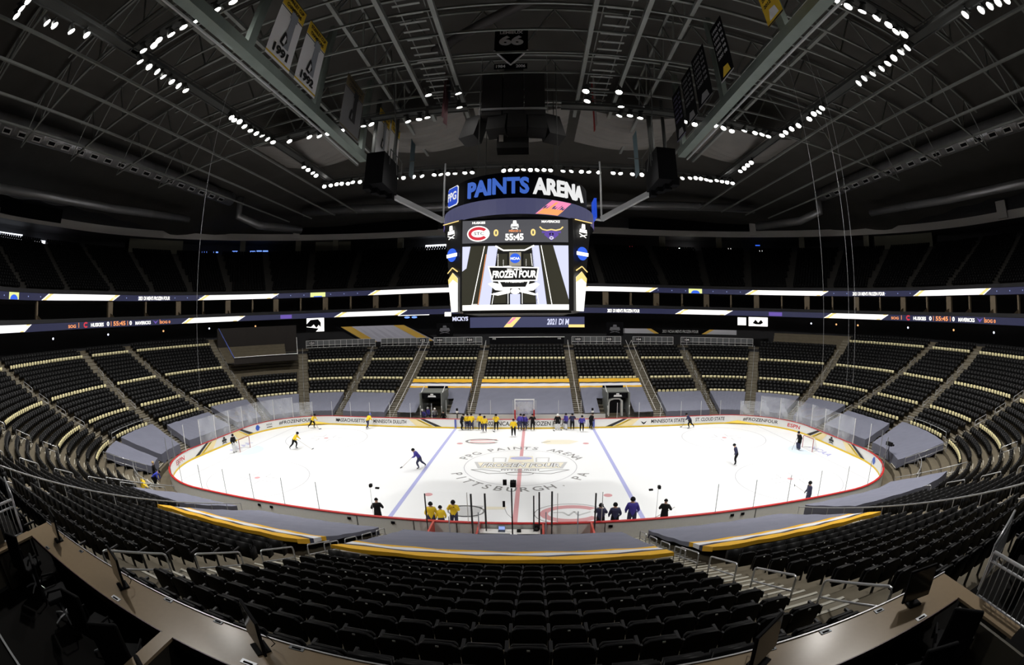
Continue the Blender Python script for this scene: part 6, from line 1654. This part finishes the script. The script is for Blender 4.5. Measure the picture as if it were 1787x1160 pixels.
    if head == 'helmet':
        for i in range(6):
            for k in range(12):
                a0, a1 = 2 * PI * k / 12, 2 * PI * (k + 1) / 12; t0, t1 = PI * .58 * i / 6, PI * .58 * (i + 1) / 6
                g = lambda t_, a: F(.135 * math.sin(t_) * math.sin(a), -.005 + .15 * math.sin(t_) * math.cos(a), .02 + .15 * math.cos(t_))
                mb.poly([g(t0, a0), g(t0, a1), g(t1, a1), g(t1, a0)])
        mb.build('helmet', hm, body, True)
    else:
        for i in range(6):
            for k in range(12):
                a0, a1 = 2 * PI * k / 12, 2 * PI * (k + 1) / 12; t0, t1 = PI * .52 * i / 6, PI * .52 * (i + 1) / 6
                g = lambda t_, a: F(.115 * math.sin(t_) * math.sin(a), -.018 + .125 * math.sin(t_) * math.cos(a), .015 + .135 * math.cos(t_))
                mb.poly([g(t0, a0), g(t0, a1), g(t1, a1), g(t1, a0)])
        mb.build('hair' if head == 'hair' else 'cap', hm, body, True)
    if skates:
        for s_ in 'LR':
            a, t_ = v['ank' + s_], v['toe' + s_]; d = (t_ - a); d.z = 0; d = d.normalized()
            mb = MB(); lo = min(a.z, t_.z) - .045; mb.bar(a + Vector((0, 0, lo - a.z - .01)) - d * .09, t_ + Vector((0, 0, lo - t_.z - .01)) + d * .06, .008, .035); mb.build('skate_blade', STEEL, body)
    return body, v
def stick_for(body, v, label, goalie=False, side=1, tip=(.7, 1.0, .03)):
    M = Matrix.Translation(body.location) @ Matrix.Rotation(body.rotation_euler.z, 4, 'Z')
    h1, h2 = v['haR'], v['haL']
    t_ = Vector(tip); top_ = h1 + (h1 - t_).normalized() * .25 if True else h1
    mb = MB(); w = [M @ top_, M @ t_]
    mb.bar(w[0], w[1], .03, .022)
    d = (w[1] - w[0]); d.z = 0; d = d.normalized(); p = Vector((-d.y, d.x, 0)) * side
    o = mb.build('hockey_stick', WOOD); tag(o, label, 'hockey stick')
    mb = MB(); mb.bar(w[1] + Vector((0, 0, .02)), w[1] + d * .12 + p * .28 + Vector((0, 0, .02)), .02, .075); mb.build('blade', CLBLACK, o)
D2 = math.radians
YP = [  # label, x, y, heading, pose, shirt, pants, tip of stick
 ('skater in yellow jersey gliding by the far left boards next to the hashtag lettering', -24.6, 10.7, D2(-100), 'skate', YJERSEY, CLBLACK, None, (.3, 1.2, .03)),
 ('skater in yellow jersey and blue helmet in front of the Minnesota lettering', -17.7, 11.7, D2(-30), 'skate', YJERSEY, NAVY, BLUEP, None),
 ('skater in yellow jersey with long stick in the left end zone', -22.0, 2.0, D2(-80), 'skate', YJERSEY, CLBLACK, None, (.1, 1.9, .03)),
 ('skater in purple jersey crossing near the left blue line', -8.1, -1.2, D2(100), 'skate', PURPLE, NAVY, None, (.3, 1.5, .03)),
 ('skater in black standing beside the left blue line marker', -6.85, 12.2, D2(-70), 'lean', CLBLACK, CLBLACK, None, (.3, .7, .03)),
 ('skater in yellow jersey partly behind the skater in black by the left marker', -6.3, 12.6, D2(-150), 'lean', YJERSEY, NAVY, None, None),
 ('skater in yellow jersey leaning at the far boards, third from the left marker', -5.7, 12.2, D2(20), 'stand', YJERSEY, NAVY, None, (.2, .8, .03)),
 ('skater in yellow jersey with dark chest mark at the far boards', -4.75, 12.4, D2(170), 'stand', YJERSEY, NAVY, None, None),
 ('skater in yellow jersey standing one step off the far boards', -4.2, 11.5, D2(190), 'lean', YJERSEY, NAVY, None, None),
 ('skater in yellow jersey standing alone in front of the far bench', -3.0, 12.2, D2(180), 'arm_up', YJERSEY, CLBLACK, None, (.3, .6, .03)),
 ('skater in yellow jersey seen from behind near the centre line', -1.0, 9.6, D2(0), 'stand', YJERSEY, CLBLACK, None, None),
 ('skater in purple jersey at the centre line facing the far bench', -.45, 12.1, D2(-20), 'lean', PURPLE, NAVY, None, None),
 ('skater in dark purple jersey just right of the centre line', .15, 12.5, D2(150), 'lean', PURPLE, NAVY, None, None),
 ('man in black raising his arms before the white framed booth', .95, 12.3, D2(170), 'arm_up', CLBLACK, CLBLACK, None, None),
 ('goalkeeper in black with pale helmet and pads at the far boards', 3.65, 12.5, D2(180), 'lean', CLBLACK, CLBLACK, WHITE, (.5, .5, .03)),
 ('skater in purple jersey turned sideways next to the pale helmet goalkeeper', 4.6, 12.5, D2(120), 'stand', PURPLE, NAVY, None, (.2, .6, .03)),
 ('skater in black and purple with hands at chest by the far boards', 5.25, 12.4, D2(180), 'arm_up', NAVY, CLBLACK, None, None),
 ('skater in purple jersey standing off the far boards with legs apart', 6.2, 11.6, D2(180), 'lean', PURPLE, CLBLACK, None, None),
 ('man in black leaning on the boards beside the right blue line marker', 7.25, 12.4, D2(-60), 'lean', CLBLACK, CLBLACK, None, None),
 ('skater in navy gliding in front of the far right lettering', 18.5, 11.5, D2(70), 'skate', NAVY, CLBLACK, None, (.4, .9, .03)),
 ('skater in navy top standing in the middle of the right zone', 17.9, -2.1, D2(60), 'lean', NAVY, CLBLACK, None, None),
 ('goalkeeper in black standing in the right goal crease', 26.3, .3, D2(95), 'lean', CLBLACK, CLBLACK, None, (.4, .6, .03)),
 ('goalkeeper in black with white pads beside the left goal', -27.7, -1.2, D2(-100), 'stand', CLBLACK, WPAD, None, None),
 ('man in black coat resting an arm on the near boards, left of the benches', -7.75, -12.35, D2(20), 'hands_on_boards', CLBLACK, CLBLACK, None, None),
 ('skater in yellow jersey standing at the near left penalty box with a stick', -4.55, -12.3, D2(10), 'stand', YJERSEY, NAVY, None, (-1.0, .4, .4)),
 ('skater in yellow jersey crouching low behind the near boards', -4.0, -12.3, D2(15), 'bend', YJERSEY, NAVY, None, None),
 ('skater in yellow jersey facing the camera with arms folded at the near boards', -3.35, -11.8, D2(175), 'arm_up', YJERSEY, NAVY, None, None),
 ('person in dark navy jersey raising hands beside the right red partition', 4.75, -12.35, D2(-10), 'arm_up', NAVY, CLBLACK, None, None),
 ('person in navy hockey jersey seen from behind at the near boards', 5.55, -12.35, D2(0), 'stand', NAVY, CLBLACK, None, None),
 ('tall skater in purple navy jersey standing on the near right blue line', 6.55, -12.2, D2(-5), 'stand', PURPLE, NAVY, None, None),
 ('man in black coat leaning on the near boards right of the blue line', 8.4, -12.35, D2(-25), 'hands_on_boards', CLBLACK, CLBLACK, None, (-1.1, .1, .25)),
 ('skater in navy with raised stick at the near right boards', 18.75, -12.1, D2(75), 'stand', NAVY, NAVY, None, (.1, 1.2, 1.6)),
]
for k, (lb, x, y, rz, pose, sh, pa, hc, tip) in enumerate(YP):
    coat = 'man in black' in lb
    sc = {'tall': 1.12}.get(lb.split()[0], 1.0)
    if 'crouching' in lb: pose = 'lean'; sc = .86
    body, v = person(lb, x, y, rz, pose, sh, pa, 'hair' if coat else 'helmet', hc or CLBLACK, scale=sc, z=0.0, bulk=1.3 if not coat else 1.2)
    if tip: stick_for(body, v, 'hockey stick held by the ' + ' '.join(lb.replace(' jersey', '').split()[:9]), tip=tip)
    if 'white pads' in lb or 'goalkeeper' in lb:
        for s_ in 'LR':
            mb = MB(); a, b = v['knee' + s_], v['ank' + s_]; mb.bar(a + Vector((0, .1, .14)), b + Vector((0, .09, 0)), .26, .12); mb.build('leg_pad', WPAD if 'white' in lb or 'pale' in lb else NAVY, body)
# players waiting in the far left tunnel
person('player in purple with white trim at the mouth of the left tunnel', -11.3, 15.3, D2(150), 'stand', PURPLE, NAVY, 'helmet', WHITE, z=.1)
person('player in purple seated low inside the left tunnel', -11.75, 14.9, D2(160), 'lean', PURPLE, NAVY, 'helmet', WHITE, z=.0)
person('player in pale jersey inside the left tunnel', -10.5, 15.2, D2(200), 'lean', mat('pale_jersey', (.45, .45, .5), .7), NAVY, 'helmet', WHITE, z=.1)
person('man in black beside the left tunnel by the bench wall', -9.15, 13.9, D2(170), 'stand', CLBLACK, CLBLACK, 'hair', z=0, skates=False)
# staff in the open corner at the near left
person('person in blue jacket crouching with a camera in the left open corner', -26.6, -13.7, D2(-60), 'bend', mat('blue_jacket', (.03, .05, .45), .7), CLBLACK, 'hair', z=.5, skates=False)
person('person in black with orange cloth standing in the left open corner', -27.3, -13.0, D2(-60), 'stand', CLBLACK, CLBLACK, 'hair', mat('blond', (.5, .35, .15), .7), z=.5, skates=False)
t = thing('draped_cloth', 'bright yellow cloth draped over the railing at the near left corner', 'cloth', (-25.3, -15.9, 1.75), D2(-30))
mb = MB(); n = 12
for k in range(n):
    a, b = -.95 + 1.9 * k / n, -.95 + 1.9 * (k + 1) / n; f = lambda u: .06 * math.sin(u * 9)
    mb.poly([(a, f(a), .1), (b, f(b), .1), (b, f(b) - .18, -1.0 - .08 * math.sin(b * 6)), (a, f(a) - .18, -1.0 - .08 * math.sin(a * 6))]); mb.poly([(a, .3, -.1), (b, .3, -.1), (b, f(b), .1), (a, f(a), .1)])
mb.build('cloth', YEL, t)
# tripod with camera at the right open corner
t = thing('tripod', 'black camera tripod standing behind the boards in the right open corner', 'tripod', (30.9, -8.2, .5))
for k in range(3):
    a = 2 * PI * k / 3 + .4; mb = MB(); mb.tube([(0, 0, 1.3), (.5 * math.cos(a), .5 * math.sin(a), 0)], .025, 6); mb.build('leg', CLBLACK, t)
mb = MB(); mb.tube([(0, 0, 1.2), (0, 0, 1.55)], .04, 6); mb.build('column', CLBLACK, t)
c = MB(); c.box((0, 0, 1.7), (.3, .7, .3)); c = c.build('video_camera', CLBLACK, t); mb = MB(); mb.tube([(0, -.35, 1.7), (0, -.6, 1.7)], .09, 8); mb.build('lens', CLBLACK, c)
